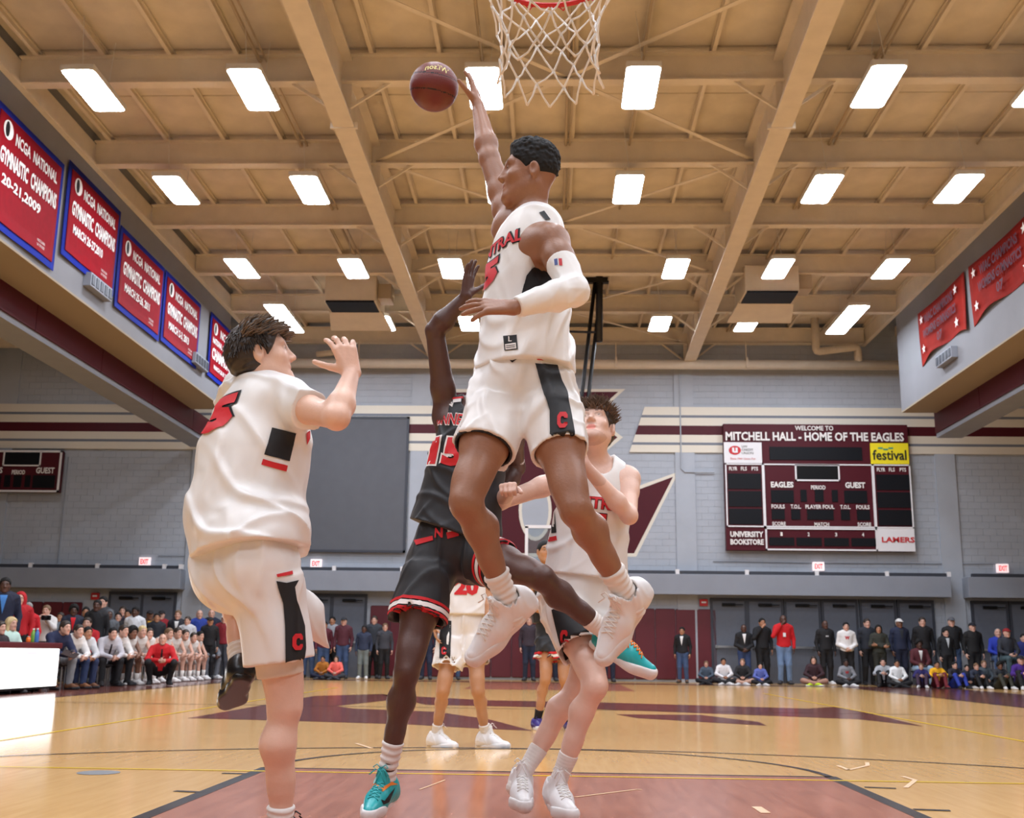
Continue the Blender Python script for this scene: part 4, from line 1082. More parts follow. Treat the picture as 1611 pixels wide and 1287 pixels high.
def body_model(J, hf, s=1.0, h=.005, bulk=1.0, hands=None, hs=None, mouth=.2, nose=1.0, legs=True, full=0.0):
    m = Model(h); hs = hs or s
    add_torso(m, J, s)
    nb = J['neck']; hb = J['head']-hf[2]*.055*hs-hf[1]*.022*hs
    m.cone(nb-torso_frames(J)[0][2]*.02, hb, .062*s*bulk, .053*hs*bulk, .03); m.cone(hb, J['head']-hf[1]*.03*hs, .052*hs, .05*hs, .03)
    for a in 'LR': add_arm(m, J['sh'+a], J['el'+a], J['wr'+a], s, bulk=bulk)
    if legs:
        for a in 'LR': add_leg(m, J['hip'+a], J['kn'+a], J['an'+a], s, J.get('back'+a), bulk)
    add_head(m, J['head'], hf, hs, mouth, nose, full)
    for a in 'LR':
        H = (hands or {}).get(a)
        if H: add_hand(m, J['wr'+a], H['d'], H['n'], a == 'L', H.get('s', s), H.get('curl', (.3, .3, .35, .4)), H.get('thumb', .4), H.get('spread', .12), H.get('tc', .2))
    return m
def finish_body(m, J, hf, hs, root, skin, name='body', it=1, **ft):
    S = Solid(m, it); t = np.ones((len(S.v), 3)); face_tint(S.v, J['head'], hf, hs, t, **ft)
    for a in 'LR':                                    # palms, knuckles and knees are a touch redder
        for q, r in (('wr', .12), ('kn', .07), ('el', .05)):
            d = np.linalg.norm(S.v-J[q+a], axis=1); w = np.clip(1-d/r, 0, 1)[:, None]*.5; t *= 1-w*(1-np.array((1.0, .90, .88)))
    return S, S.obj(name, skin, root, t)
def hair_cap(c, hf, s, h=.005, grow=.014, front=.062, slope=.55, nape=-.055, side=.0, top=.0, disp=None, amp=.01, back=0.0, ears=True, tall=0.0):
    """hair grown on the skull, cleared from the face, ears and nape"""
    L, Fd, U = hf; m = Model(h); p = lambda l, f, u: c+(L*l+Fd*f+U*u)*s; ax = (L, Fd, U)
    m.ell(p(0, -.012, .032), ax, V(.076+grow+side, .098+grow+back, .088+grow+top)*s, .02)
    if tall: m.ell(p(0, .015, .075), ax, V(.070+side, .082, .055+tall)*s, .03)
    m.ell(p(0, -.035, -.01), ax, V(.066+grow*.6+side*.5, .072+grow, .085)*s, .03)
    if disp: m.disp(disp, amp)
    m.cut(p(0, front, .04), Fd*1.0-U*slope, .012)                    # hairline
    m.cut(p(0, 0, nape), -U-Fd*.25, .01)
    m.ell(p(0, .075, -.045), ax, V(.12, .075, .075)*s, .012, 's')    # cheeks and temples
    if ears:
        for q in (-1, 1): m.ell(p(q*.09, -.004, -.012), ax, V(.028, .026, .036)*s, .008, 's')
    return m

# ---- shoes and socks
_SHOE = {}
def shoe_parts(high=True, h=.0045, L=.305):
    k = (high, h)
    if k in _SHOE: return _SHOE[k]
    X, Y, Z = V(1, 0, 0), V(0, 1, 0), V(0, 0, 1)              # toes along +Y, sole at z = 0, ankle over y = 0
    so = Model(h)
    so.cone((0, -.055, .02), (.004, .02, .02), .038, .036, .03); so.cone((.004, .02, .02), (.006, .12, .02), .037, .050, .03); so.cone((.006, .12, .022), (-.004, .20, .030), .050, .036, .03)
    so.cut((0, 0, 0), (0, 0, -1), .006); so.cut((0, 0, .034), (0, -.10, 1), .006)
    up = Model(h)
    up.cone((0, -.050, .045), (0, -.045, .075), .037, .033, .03); up.cone((0, -.03, .05), (.004, .10, .045), .042, .042, .04); up.cone((.004, .10, .044), (-.004, .195, .036), .044, .031, .03)
    up.cone((0, 0, .075), (0, .07, .065), .042, .038, .04)
    if high: up.cone((0, -.012, .07), (0, -.006, .135), .046, .044, .04); up.cone((0, .045, .09), (0, .036, .165), .022, .018, .03)
    else: up.cone((0, -.015, .07), (0, -.01, .095), .045, .042, .04)
    up.cut((0, 0, .018), (0, 0, -1), .004)
    up.cone((0, -.008, .12 if high else .085), (0, -.004, .26), .0365, .040, .012, 's')
    up.disp(folds(3, .0016, 55, (1, 0, 0)), .003)
    A, B = Solid(so), Solid(up)
    def tops(y):
        hit = B.bvh().ray_cast(Vector((0, y, .4)), Vector((0, 0, -1))); return hit[0].z if hit[0] else .08
    la = []
    for i, y in enumerate(np.linspace(.055, .135, 6)):
        for q in (-1, 1):
            P = []
            for x in np.linspace(-.024, .024, 5):
                yy = y+q*x*.35; hit = B.bvh().ray_cast(Vector((x, yy, .4)), Vector((0, 0, -1))); P.append((x, yy, (hit[0].z if hit[0] else .08)+.0022))
            la.append(MB().tube(P, .0028, 6).mesh('lace', M_net, True))
    for q in (-1, 1):
        z = tops(.052); la.append(MB().tube([(0, .052, z+.004), (q*.02, .045, z+.018), (q*.034, .055, z+.008), (q*.02, .06, z+.002), (q*.045, .075, z-.02)], .0026, 6).mesh('lace', M_net, True))
    _SHOE[k] = (np_mesh('sole', A.v, A.q, M_white), np_mesh('upper', B.v, B.q, M_white), la, A, B)
    return _SHOE[k]
def shoe(root, ankle, toe, up, m_up, m_sole, m_lace, s=1.0, high=True, drop_=.085, label=None, h=.0045):
    so, upm, la, _, _ = shoe_parts(high, h)
    Y = nrm(toe); Z = nrm(np.asarray(up)-Y*(np.asarray(up)@Y)); X = np.cross(Y, Z); o0 = np.asarray(ankle)-Z*drop_*s
    M = Matrix(((X[0]*s, Y[0]*s, Z[0]*s, o0[0]), (X[1]*s, Y[1]*s, Z[1]*s, o0[1]), (X[2]*s, Y[2]*s, Z[2]*s, o0[2]), (0, 0, 0, 1)))
    e = bpy.data.objects.new('shoe', upm); link(e, root); e.matrix_basis = M
    if label: e['label'] = label
    for me, mm, nm in [(so, m_sole, 'sole')]+[(x, m_lace, 'lace') for x in la]:
        o = bpy.data.objects.new(nm, me); COL.objects.link(o); o.parent = e; o.matrix_parent_inverse = Matrix()
        o.material_slots[0].link = 'OBJECT'; o.material_slots[0].material = mm
    e.material_slots[0].link = 'OBJECT'; e.material_slots[0].material = m_up
    return e, M
def sock(root, an, kn, length, m_, s=1.0, h=.0045, ribs=.0022, nf=330, low=.06):
    f = nrm(kn-an); m = Model(h); back = V(0, 0, 0)
    m.cone(an-f*low*s, an+f*.03, .040*s, .036*s, .02); m.cone(an+f*.03, an+f*length, .0365*s, .0465*s, .02)
    m.disp(lambda x, y, z: ribs*np.sin(((x-an[0])*f[0]+(y-an[1])*f[1]+(z-an[2])*f[2])*nf+.9*np.sin(x*40+y*37)), ribs*1.5)
    m.cut(an+f*length, f, .003)
    return Solid(m).obj('sock', m_, root)
# ------------------------------------------------------------------ players
def skin(name, rgb, rough=.42): return mat(name, rgb, rough, noise=.07, nscale=9, bump=.10, bscale=90, attr='tint', spec=.5)
SK_jump = skin('brown_skin', (152, 106, 80)); SK_pale = skin('fair_skin', (230, 188, 166)); SK_dark = skin('deep_brown_skin', (84, 56, 48)); SK_tan = skin('tan_skin', (186, 136, 100))
SK_pale2 = skin('fair_skin_pink', (232, 194, 176))
M_jw = satin('white_satin', (236, 234, 232), .36)
M_jb = satin('black_knit', (26, 27, 32), .55, .5)
M_jr = mat('red_twill', (206, 30, 40), .6); M_jk = mat('black_twill', (20, 20, 24), .6); M_jwh = mat('white_twill', (236, 232, 230), .6)
M_sockw = mat('white_sock', (232, 226, 220), .85, noise=.04); M_sockk = mat('black_sock', (24, 24, 28), .85)
M_shw = mat('white_shoe', (234, 232, 232), .4, noise=.03); M_shsole = mat('white_rubber', (226, 222, 220), .45)
M_teal = mat('teal_shoe', (42, 172, 176), .35, noise=.06); M_orange = mat('orange_lace', (236, 130, 40), .6); M_shk = mat('black_shoe', (20, 20, 24), .3)
M_purp = mat('purple_shoe', (62, 50, 130), .4)
M_hairk = mat('black_hair', (13, 11, 12), .8, noise=.3, nscale=90); M_hairb = mat('brown_hair', (112, 92, 76), .5, noise=.35, nscale=60); M_haird = mat('dark_brown_hair', (56, 45, 38), .5, noise=.35, nscale=60)

def joints(D): return {k: at(v[0], v[1], Y=v[2]) for k, v in D.items()}
def jersey(J, s=1.0, h=.006, o=.022, hem=.93, flare=.03, arm=.078, neck=.072, sleeve=None, seed=1, amp=.010, freq=26, hemn=None, extra=None, bottom=(.172, .185), flat=.74, fd=(0, 0, 1), neckf=.03, strap=.025):
    m = Model(h); c, mi, p = torso_frames(J); n, pv = J['neck'], J['pelvis']; at_ = lambda t: n+(pv-n)*t; U = c[2]
    add_torso(m, J, s, o, .07)
    m.cone(at_(.45), at_(hem), bottom[0]*s+o*.3, bottom[1]*s+o*.3+flare, .06, flat=(mi[1], flat))
    for q in ('shL', 'shR'):
        i = nrm(J[q]-n); m.cone(n+U*strap*s+i*.05*s, J[q]-i*.05*s+U*(strap-.017), .040*s+o*.5, .052*s+o*.55, .04)
        if sleeve: m.cone(J[q]-i*.02, J[q]+(J['el'+q[2]]-J[q])*sleeve, .066*s+o*.4, .056*s+o*.5, .05)
    if extra: extra(m)
    m.disp(folds(seed, amp, freq, fd), amp*1.6)
    if hem: m.cut(at_(hem), -U if hemn is None else hemn, .004)
    for q in ('shL', 'shR'):
        i = nrm(J[q]-n); a = nrm(J['el'+q[2]]-J[q])
        if sleeve:
            e = J[q]+(J['el'+q[2]]-J[q])*sleeve
            m.ccone(e-a*.012, e+a*.2, .14, .14, .004, 's')
        else:
            m.cone(J[q]+i*.03*s+U*.02, J[q]+i*.012*s-U*.085*s, arm*s, arm*.92*s, .008, 's')
            m.cone(J[q]+i*.03, J[q]+i*.03+a*.12, arm*s, arm*s, .008, 's')
    m.cone(n+c[1]*(neckf+.01)*s-U*.012*s, n-c[1]*.02*s+U*.13*s, neck*s, neck*1.1*s, .008, 's')
    return m
def shorts(J, s=1.0, h=.006, o=.024, R=(.105, .125), L=(.105, .125), tR=.5, tL=.5, top=.80, seed=2, amp=.009, freq=24, nR=None, nL=None, inner=True, extra=None, fd=(0, 0, 1)):
    m = Model(h); c, mi, p = torso_frames(J); n, pv = J['neck'], J['pelvis']; at_ = lambda t: n+(pv-n)*t; H = np.linalg.norm(n-pv)
    m.ell(at_(.99), p, V(.160*s+o, .112*s+o, H*.24+o), .05)
    for a in 'LR': m.ell(J['hip'+a]-p[1]*.045*s, p, V(.09*s+o, .085*s+o, .11*s+o), .05)
    ends = {}
    for a, r, t, nb in (('R', R, tR, nR), ('L', L, tL, nL)):
        hp, kn = J['hip'+a], J['kn'+a]; e = hp+(kn-hp)*t; ends[a] = e
        m.cone(hp+nrm(kn-hp)*.02, hp+nrm(kn-hp)*.08, r[0]*s*.96, r[0]*s, .05); m.ccone(hp+nrm(kn-hp)*.06, e, r[0]*s, r[1]*s, .03, nb=nb)
    if extra: extra(m)
    m.disp(folds(seed, amp, freq, fd), amp*1.6)
    if inner:
        for a, r, t, nb in (('R', R, tR, nR), ('L', L, tL, nL)):
            u = nrm(J['kn'+a]-J['hip'+a]); m.cone(ends[a]-u*.035, ends[a]+u*.15, r[1]*s-.014, r[1]*s-.008, .004, 's')
    m.cut(at_(top), c[2], .01)
    return m
def tufts(c, hf, s, n, seed, length, mt, root, spread=.5, fwd=.6, region=lambda l, f, u: u > .02 and f > -.06, r=.0028, grow=.012, down=0.0):
    """locks of hair standing out of the cap"""
    rr = random.Random(seed); L, Fd, U = hf; mb = MB()
    while n:
        a, t = rr.uniform(0, 6.283), math.acos(rr.uniform(-.2, 1)); l, f, u = math.sin(t)*math.cos(a), math.sin(t)*math.sin(a), math.cos(t)
        pl, pf, pu = l*(.076+grow), f*(.098+grow)-.012, u*(.088+grow)+.032
        if not region(pl, pf, pu): continue
        n -= 1; b = c+(L*pl+Fd*pf+U*pu)*s*.985; d = nrm(L*(l*.7+rr.uniform(-spread, spread))+Fd*(f*.5+fwd+rr.uniform(-spread, spread)*.6)+U*(u*.7-down+rr.uniform(-.2, .4)))
        ln = length*rr.uniform(.5, 1.15); d2 = nrm(d+Fd*.3+L*rr.uniform(-.5, .5)-U*.25)
        mb.tube([b-d*.004, b+d*ln*.5, b+d*ln*.5+d2*ln*.5], [r*1.3, r, r*.25], 5, caps=False)
    o = mb.build('hair_lock', mt, root, True); o['kind'] = 'stuff'; return o
def letter_c(solid, c, mt_out, mt_in, parent, w, h):
    def ring(k, m_, off):
        cx, cy = c; P = [(-.5, .25), (-.5, -.25), (-.25, -.5), (.3, -.5), (.5, -.32), (.5, -.12), (.18, -.12), (.12, -.22), (-.1, -.22), (-.17, -.12), (-.17, .14), (-.08, .24), (.1, .24), (.18, .14), (.5, .14), (.5, .3), (.28, .5), (-.25, .5)]
        G = grow([(cx+p[0]*w, cy+p[1]*h) for p in P], k) if k else [(cx+p[0]*w, cy+p[1]*h) for p in P]
        pxprint('letter', solid, [tuple(q) for q in G], m_, parent, off, 4)
    ring(-1.6, mt_out, .008); ring(0, mt_in, .010)

def shoe_print(e, Mx, high, poly, m_, h=.0045):
    so, upm, la, A, B = shoe_parts(high, h); R4 = np.array(Mx)
    class T: pass
    t = T(); v = B.v@R4[:3, :3].T+R4[:3, 3]; bv = BVHTree.FromPolygons([tuple(p) for p in v], [tuple(int(i) for i in f) for f in B.q]); t.bvh = lambda: bv
    o = pxprint('print', t, poly, m_, None, .002, 3)
    if o is not None: o.parent = e; o.matrix_parent_inverse = Mx.inverted()

# ================================================================== the leaping player
def build_jumper():
    K = .93
    D = dict(pelvis=(822, 596, 4.38), hipR=(786, 628, 4.38), hipL=(860, 624, 4.36), knR=(733, 790, 4.16), anR=(800, 948, 4.36), knL=(905, 800, 4.14), anL=(986, 938, 4.36),
             neck=(834, 348, 4.50), head=(831, 277, 4.48), shL=(868, 382, 4.27), shR=(800, 330, 4.68), elL=(903, 458, 4.10), wrL=(808, 484, 3.98), elR=(770, 250, 4.76), wrR=(752, 166, 4.88))
    J = joints({k: (v[0], v[1], v[2]*K) for k, v in D.items()}); s = 1.0
    root = thing('person', 'leaping player in white jersey and shorts reaching up toward the ball', 'person', (J['pelvis'][0], J['pelvis'][1], 0))
    hf = headframe((-.985, -.12, .06), (.05, 0, 1)); hs = 1.04
    hands = {'R': dict(d=at(741, 105, Y=4.6)-J['wrR'], n=(-.75, .2, -.35), curl=(.12, .08, .2, .3), thumb=.9, spread=.45, s=1.0),
             'L': dict(d=(-.97, -.05, .02), n=(.05, .75, -.65), curl=(.22, .20, .16, .22), thumb=.2, spread=.55, s=1.06, tc=.1)}
    bm_ = body_model(J, hf, s, .0045, 1.08, hands, hs, mouth=.25, nose=.975, full=.0022)
    S, _ = finish_body(bm_, J, hf, hs, root, SK_jump, lips=(1.05, .72, .72), brow=(.3, .28, .28))
    add_eyes(root, J['head'], hf, hs)
    L_, F_, U_ = hf; hp_ = lambda l, f, u: J['head']+(L_*l+F_*f+U_*u)*hs
    m = Model(.0042); m.ell(hp_(0, -.012, .034), hf, V(.079, .101, .090)*hs, .01); m.ell(hp_(0, -.012, .062), hf, V(.080, .104, .088)*hs, .02)
    rr = random.Random(12)
    for k in range(700):                      # tight curls
        a_, t_ = rr.uniform(0, 6.283), math.acos(rr.uniform(-.25, 1)); l, f, u = math.sin(t_)*math.cos(a_), math.sin(t_)*math.sin(a_), math.cos(t_)
        w_ = min(1, max(.0, (u+.25)/.6)); m.sph(hp_(l*.081, -.012+f*.105, .034+.028*w_+u*.089), rr.uniform(.006, .0105)*(.5+.5*w_), .0025)
    m.cut(hp_(0, .064, .045), F_-U_*.22, .008); m.cut(hp_(0, -.02, -.030), -U_-F_*.35, .02)
    m.ell(hp_(0, .070, -.030), hf, V(.13, .060, .082)*hs, .014, 's')
    for q in (-1, 1): m.ell(hp_(q*.09, -.008, -.014), hf, V(.03, .030, .036)*hs, .008, 's')
    Solid(m, 0).obj('hair', M_hairk, root)
    jm = jersey(J, s, .0055, o=.020, hem=.965, flare=.012, seed=11, amp=.007, freq=24, arm=.088, neck=.074, strap=-.012, bottom=(.158, .168), flat=.78, fd=(.5, 0, 1))
    JS = Solid(jm, 1); jo = JS.obj('jersey', M_jw, root)
    c, mi, p = torso_frames(J); n, pv = J['neck'], J['pelvis']; at_ = lambda t: n+(pv-n)*t
    ce_ = at_(.235)+c[1]*.10-c[0]*.02
    textprint('lettering', JS, 'CENTRAL', ce_, c[0], c[2], .34, .062, M_jk, jo, .003, .06); textprint('lettering', JS, 'CENTRAL', ce_, c[0], c[2], .325, .052, M_jr, jo, .005, .03)
    ce_ = at_(.40)+c[1]*.10-c[0]*.02
    textprint('number', JS, '5', ce_, c[0], c[2], .125, .135, M_jk, jo, .003, .09); textprint('number', JS, '5', ce_, c[0], c[2], .11, .118, M_jr, jo, .005, .07)
    pxprint('side_panel', JS, [(851, 425), (838, 421), (828, 434), (822, 458), (820, 476), (880, 486), (884, 440)], M_jk, jo, .006, 3.5)
    pxprint('collar_mark', JS, [(848, 335), (856, 332), (866, 346), (858, 347)], M_jk, jo, .003, 3)
    pxprint('size_tag', JS, [(792, 529), (813, 527), (815, 550), (794, 552)], M_jk, jo, .003, 4)
    pxprint('size_tag_print', JS, [(795, 542), (812, 540), (813, 549), (796, 551)], M_jwh, jo, .005, 4)
    for yy in (544.5, 547.5): pxprint('size_tag_line', JS, [(797, yy), (811, yy-1.2), (811, yy-.2), (797, yy+1)], M_jk, jo, .007, 4)
    tv, tf, tw = text_geo('L', .02); pv2 = [(800+5.5*x/tw, 538-8*y) for x, y in tv]; v, f = cells2d(pv2, tf, 4)
    drop('size_letter', JS, v, f, lambda q: (CAM, nrm(_f+_rt*(q[0]-IW/2)/FPX-_up*(q[1]-IH/2)/FPX)), M_jwh, jo, .006)
    sm = shorts(J, s, .0055, o=.018, R=(.112, .118), L=(.104, .108), tR=.50, tL=.52, top=.84, seed=21, amp=.008, freq=24, fd=(.3, 0, 1))
    SS = Solid(sm, 1); so_ = SS.obj('shorts', M_jw, root)
    pxprint('side_panel', SS, [(842, 572), (876, 575), (883, 599), (892, 618), (894, 633), (899, 657), (907, 700), (887, 697), (866, 684), (865, 647), (857, 623), (850, 599)], M_jk, so_, .006, 3.5)
    pxprint('waist_mark', SS, [(842, 561), (866, 565), (869, 571), (846, 567)], M_jr, so_, .006, 3)
    pxprint('chest_mark', SS, [(802, 567), (806, 571), (814, 565), (806, 567.5)], M_jk, so_, .003, 3)
    letter_c(SS, (884, 663), M_jwh, M_jr, so_, 15, 25)
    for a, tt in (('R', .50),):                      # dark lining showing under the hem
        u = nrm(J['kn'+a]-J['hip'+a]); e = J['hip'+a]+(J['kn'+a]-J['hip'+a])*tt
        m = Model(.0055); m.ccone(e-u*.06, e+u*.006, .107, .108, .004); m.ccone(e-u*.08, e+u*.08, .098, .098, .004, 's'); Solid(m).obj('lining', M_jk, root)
    # arm sleeve
    m = Model(.0048); sh, el, wr = J['shL'], J['elL'], J['wrL']; a = nrm(el-sh); f = nrm(wr-el)
    m.cone(sh+(el-sh)*.40, el, .061, .052, .02); m.cone(el, el+(wr-el)*.28, .051, .0545, .02); m.cone(el+(wr-el)*.28, wr-f*.0, .0545, .035, .02); m.sph(el, .050, .02)
    m.disp(folds(8, .0018, 50, a), .004); m.ccone(sh+(el-sh)*.44, sh+(el-sh)*.44-a*.12, .1, .1, .003, 's'); m.cut(wr-f*.012, f, .003)
    SL = Solid(m); slo = SL.obj('arm_sleeve', mat('white_spandex', (240, 238, 236), .5), root)
    pxprint('sleeve_mark', SL, [(872, 408), (877, 407), (878, 417), (873, 418)], mat('blue_print', (40, 60, 140), .5), slo, .002, 3); pxprint('sleeve_mark', SL, [(879, 407), (884, 407), (885, 418), (880, 418)], M_jr, slo, .002, 3)
    for a, toe, kn in (('R', (-.68, -.16, -.70), 'knR'), ('L', (-.52, -.16, -.82), 'knL')):
        sock(root, J['an'+a], J[kn], .125, M_sockw, 1.04, ribs=.0026, nf=260, low=.055)
        shoe(root, J['an'+a], toe, (J[kn]-J['an'+a])+V(0, -.25, .0), M_shw, M_shsole, M_net, 1.06, True, .10)
    return root
build_jumper()

# ================================================================== defender seen from behind
def build_left():
    J = joints(dict(pelvis=(392, 868, 3.85), hipR=(420, 888, 3.76), hipL=(368, 885, 3.93), knR=(447, 1108, 3.80), anR=(440, 1325, 3.88), knL=(376, 935, 4.22), anL=(378, 1056, 3.97),
                    neck=(408, 618, 3.92), head=(413, 562, 3.90), shR=(457, 636, 3.78), shL=(378, 615, 4.07), elR=(530, 657, 3.53), wrR=(553, 588, 3.68), elL=(345, 700, 4.25), wrL=(350, 790, 4.4)))
    s = 1.0; J['backR'] = V(-.6, -.8, 0)
    root = thing('person', 'defender in white jersey number 5 seen from behind, hand raised', 'person', (J['anR'][0], J['anR'][1], 0))
    hf = headframe((.95, .22, .24), (-.22, 0, 1)); hs = 1.0
    hands = {'R': dict(d=(-.30, .05, .95), n=(-.35, .95, .0), curl=(.35, .42, .45, .42), thumb=.85, spread=.3, s=1.02, tc=.25), 'L': dict(d=(0, .3, -.9), n=(1, 0, 0))}
    S, _ = finish_body(body_model(J, hf, s, .0048, 1.0, hands, hs, mouth=.6), J, hf, hs, root, SK_pale, lips=(1.0, .66, .66), brow=(.35, .28, .24))
    add_eyes(root, J['head'], hf, hs)
    hc = hair_cap(J['head'], hf, hs, .0045, grow=.014, front=.055, slope=.45, nape=-.075, top=.010, back=.008, tall=.006, disp=strandnoise(3, .003, 190, hf[1]), amp=.005)
    Solid(hc).obj('hair', M_haird, root)
    tufts(J['head'], hf, hs, 420, 3, .045, M_hairb, root, .45, .8, lambda l, f, u: u > .055 and f > -.07, grow=.018)
    tufts(J['head'], hf, hs, 700, 9, .026, M_haird, root, .25, -.05, lambda l, f, u: u > -.03 and f < .03 and abs(l)+u > .03, r=.0022, grow=.018, down=.9)
    c, mi, p = torso_frames(J); n, pv = J['neck'], J['pelvis']; at_ = lambda t: n+(pv-n)*t; U = c[2]
    def ex(m):                 # jersey billowing out behind the waist
        m.ell(at(362, 800, Y=3.86), (V(1, 0, .35), V(0, 1, 0), V(-.35, 0, 1)), V(.145, .15, .105), .12)
        m.ell(at(398, 715, Y=3.88), (V(1, 0, .15), V(0, 1, 0), V(-.15, 0, 1)), V(.165, .14, .17), .12)
        m.ell(n+U*.012-c[1]*.005, c, V(.078, .07, .04), .03); m.ell(at_(.90), p, V(.20, .15, .13), .10); m.ell(J['hipR']+U*.075-p[1]*.045, p, V(.15, .15, .13), .08)
    jm = jersey(J, s, .0055, o=.030, hem=1.03, flare=.02, sleeve=.46, seed=31, amp=.0085, freq=20, neck=.064, extra=ex, bottom=(.185, .195), flat=.82, hemn=-U*1.0+V(.05, 0, 0), fd=(1, 0, -.6))
    JS = Solid(jm, 1); jo = JS.obj('jersey', M_jw, root)
    xb = -c[0]; nb = -c[1]; ce_ = at(372, 650, Y=3.7)
    textprint('number', JS, '5', at_(.21)-c[1]*.12-c[0]*.02, -c[0], c[2], .15, .165, M_jk, jo, .003, .10); textprint('number', JS, '5', at_(.21)-c[1]*.12-c[0]*.02, -c[0], c[2], .132, .146, M_jr, jo, .006, .08)
    pxprint('side_panel', JS, [(428, 673), (466, 681), (455, 726), (416, 715)], M_jk, jo); pxprint('side_stripe', JS, [(414, 722), (452, 733), (450, 742), (411, 731)], M_jr, jo)
    pxprint('chest_print', JS, [(481, 682), (487, 676), (487, 690), (482, 700)], M_jr, jo, .003, 3)
    def ex2(m):                # the other leg of the shorts lifted forward
        m.ccone(at(420, 935, Y=3.95), at(512, 985, Y=4.1), .11, .062, .04, nb=V(.8, .2, .1))
        m.ell(at(372, 908, Y=3.84), (V(1, 0, 0), V(0, 1, 0), V(0, 0, 1)), V(.12, .13, .115), .10)
    sm = shorts(J, s, .0055, o=.026, R=(.115, .118), L=(.10, .10), tR=.70, tL=.5, top=.955, seed=41, amp=.0075, freq=22, inner=False, extra=ex2, fd=(0, 0, 1))
    SS = Solid(sm, 1); so_ = SS.obj('shorts', M_jw, root)
    m = Model(.0055); e = J['hipR']+(J['knR']-J['hipR'])*.80; u = nrm(J['knR']-J['hipR']); m.cone(J['hipR']+(J['knR']-J['hipR'])*.5, e, .082, .077, .01); m.cut(e, u); Solid(m).obj('compression_shorts', mat('cream_spandex', (226, 212, 196), .6), root)
    pxprint('side_panel', SS, [(434, 914), (450, 917), (469, 913), (463, 924), (466, 945), (474, 970), (478, 985), (480, 1020), (478, 1036), (449, 1041), (448, 985), (445, 950), (437, 925)], M_jk, so_, .005, 3.5)
    pxprint('waist_mark', SS, [(434, 904), (459, 898), (460, 904), (436, 908)], M_jr, so_, .004, 3); letter_c(SS, (466, 1010), M_jwh, M_jr, so_, 14, 26)
    sock(root, J['anR'], J['knR'], .12, M_sockw, 1.0); sock(root, J['anL'], J['knL'], .11, M_sockw, 1.0, low=.01)
    shoe(root, J['anR'], (.6, .8, 0), (0, 0, 1), M_shk, M_shk, M_shk, 1.0, True, .10)
    shoe(root, J['anL'], (-.42, .80, -.40), (-.1, .5, .9), M_shk, M_shk, M_shk, .93, False, .07)
build_left()

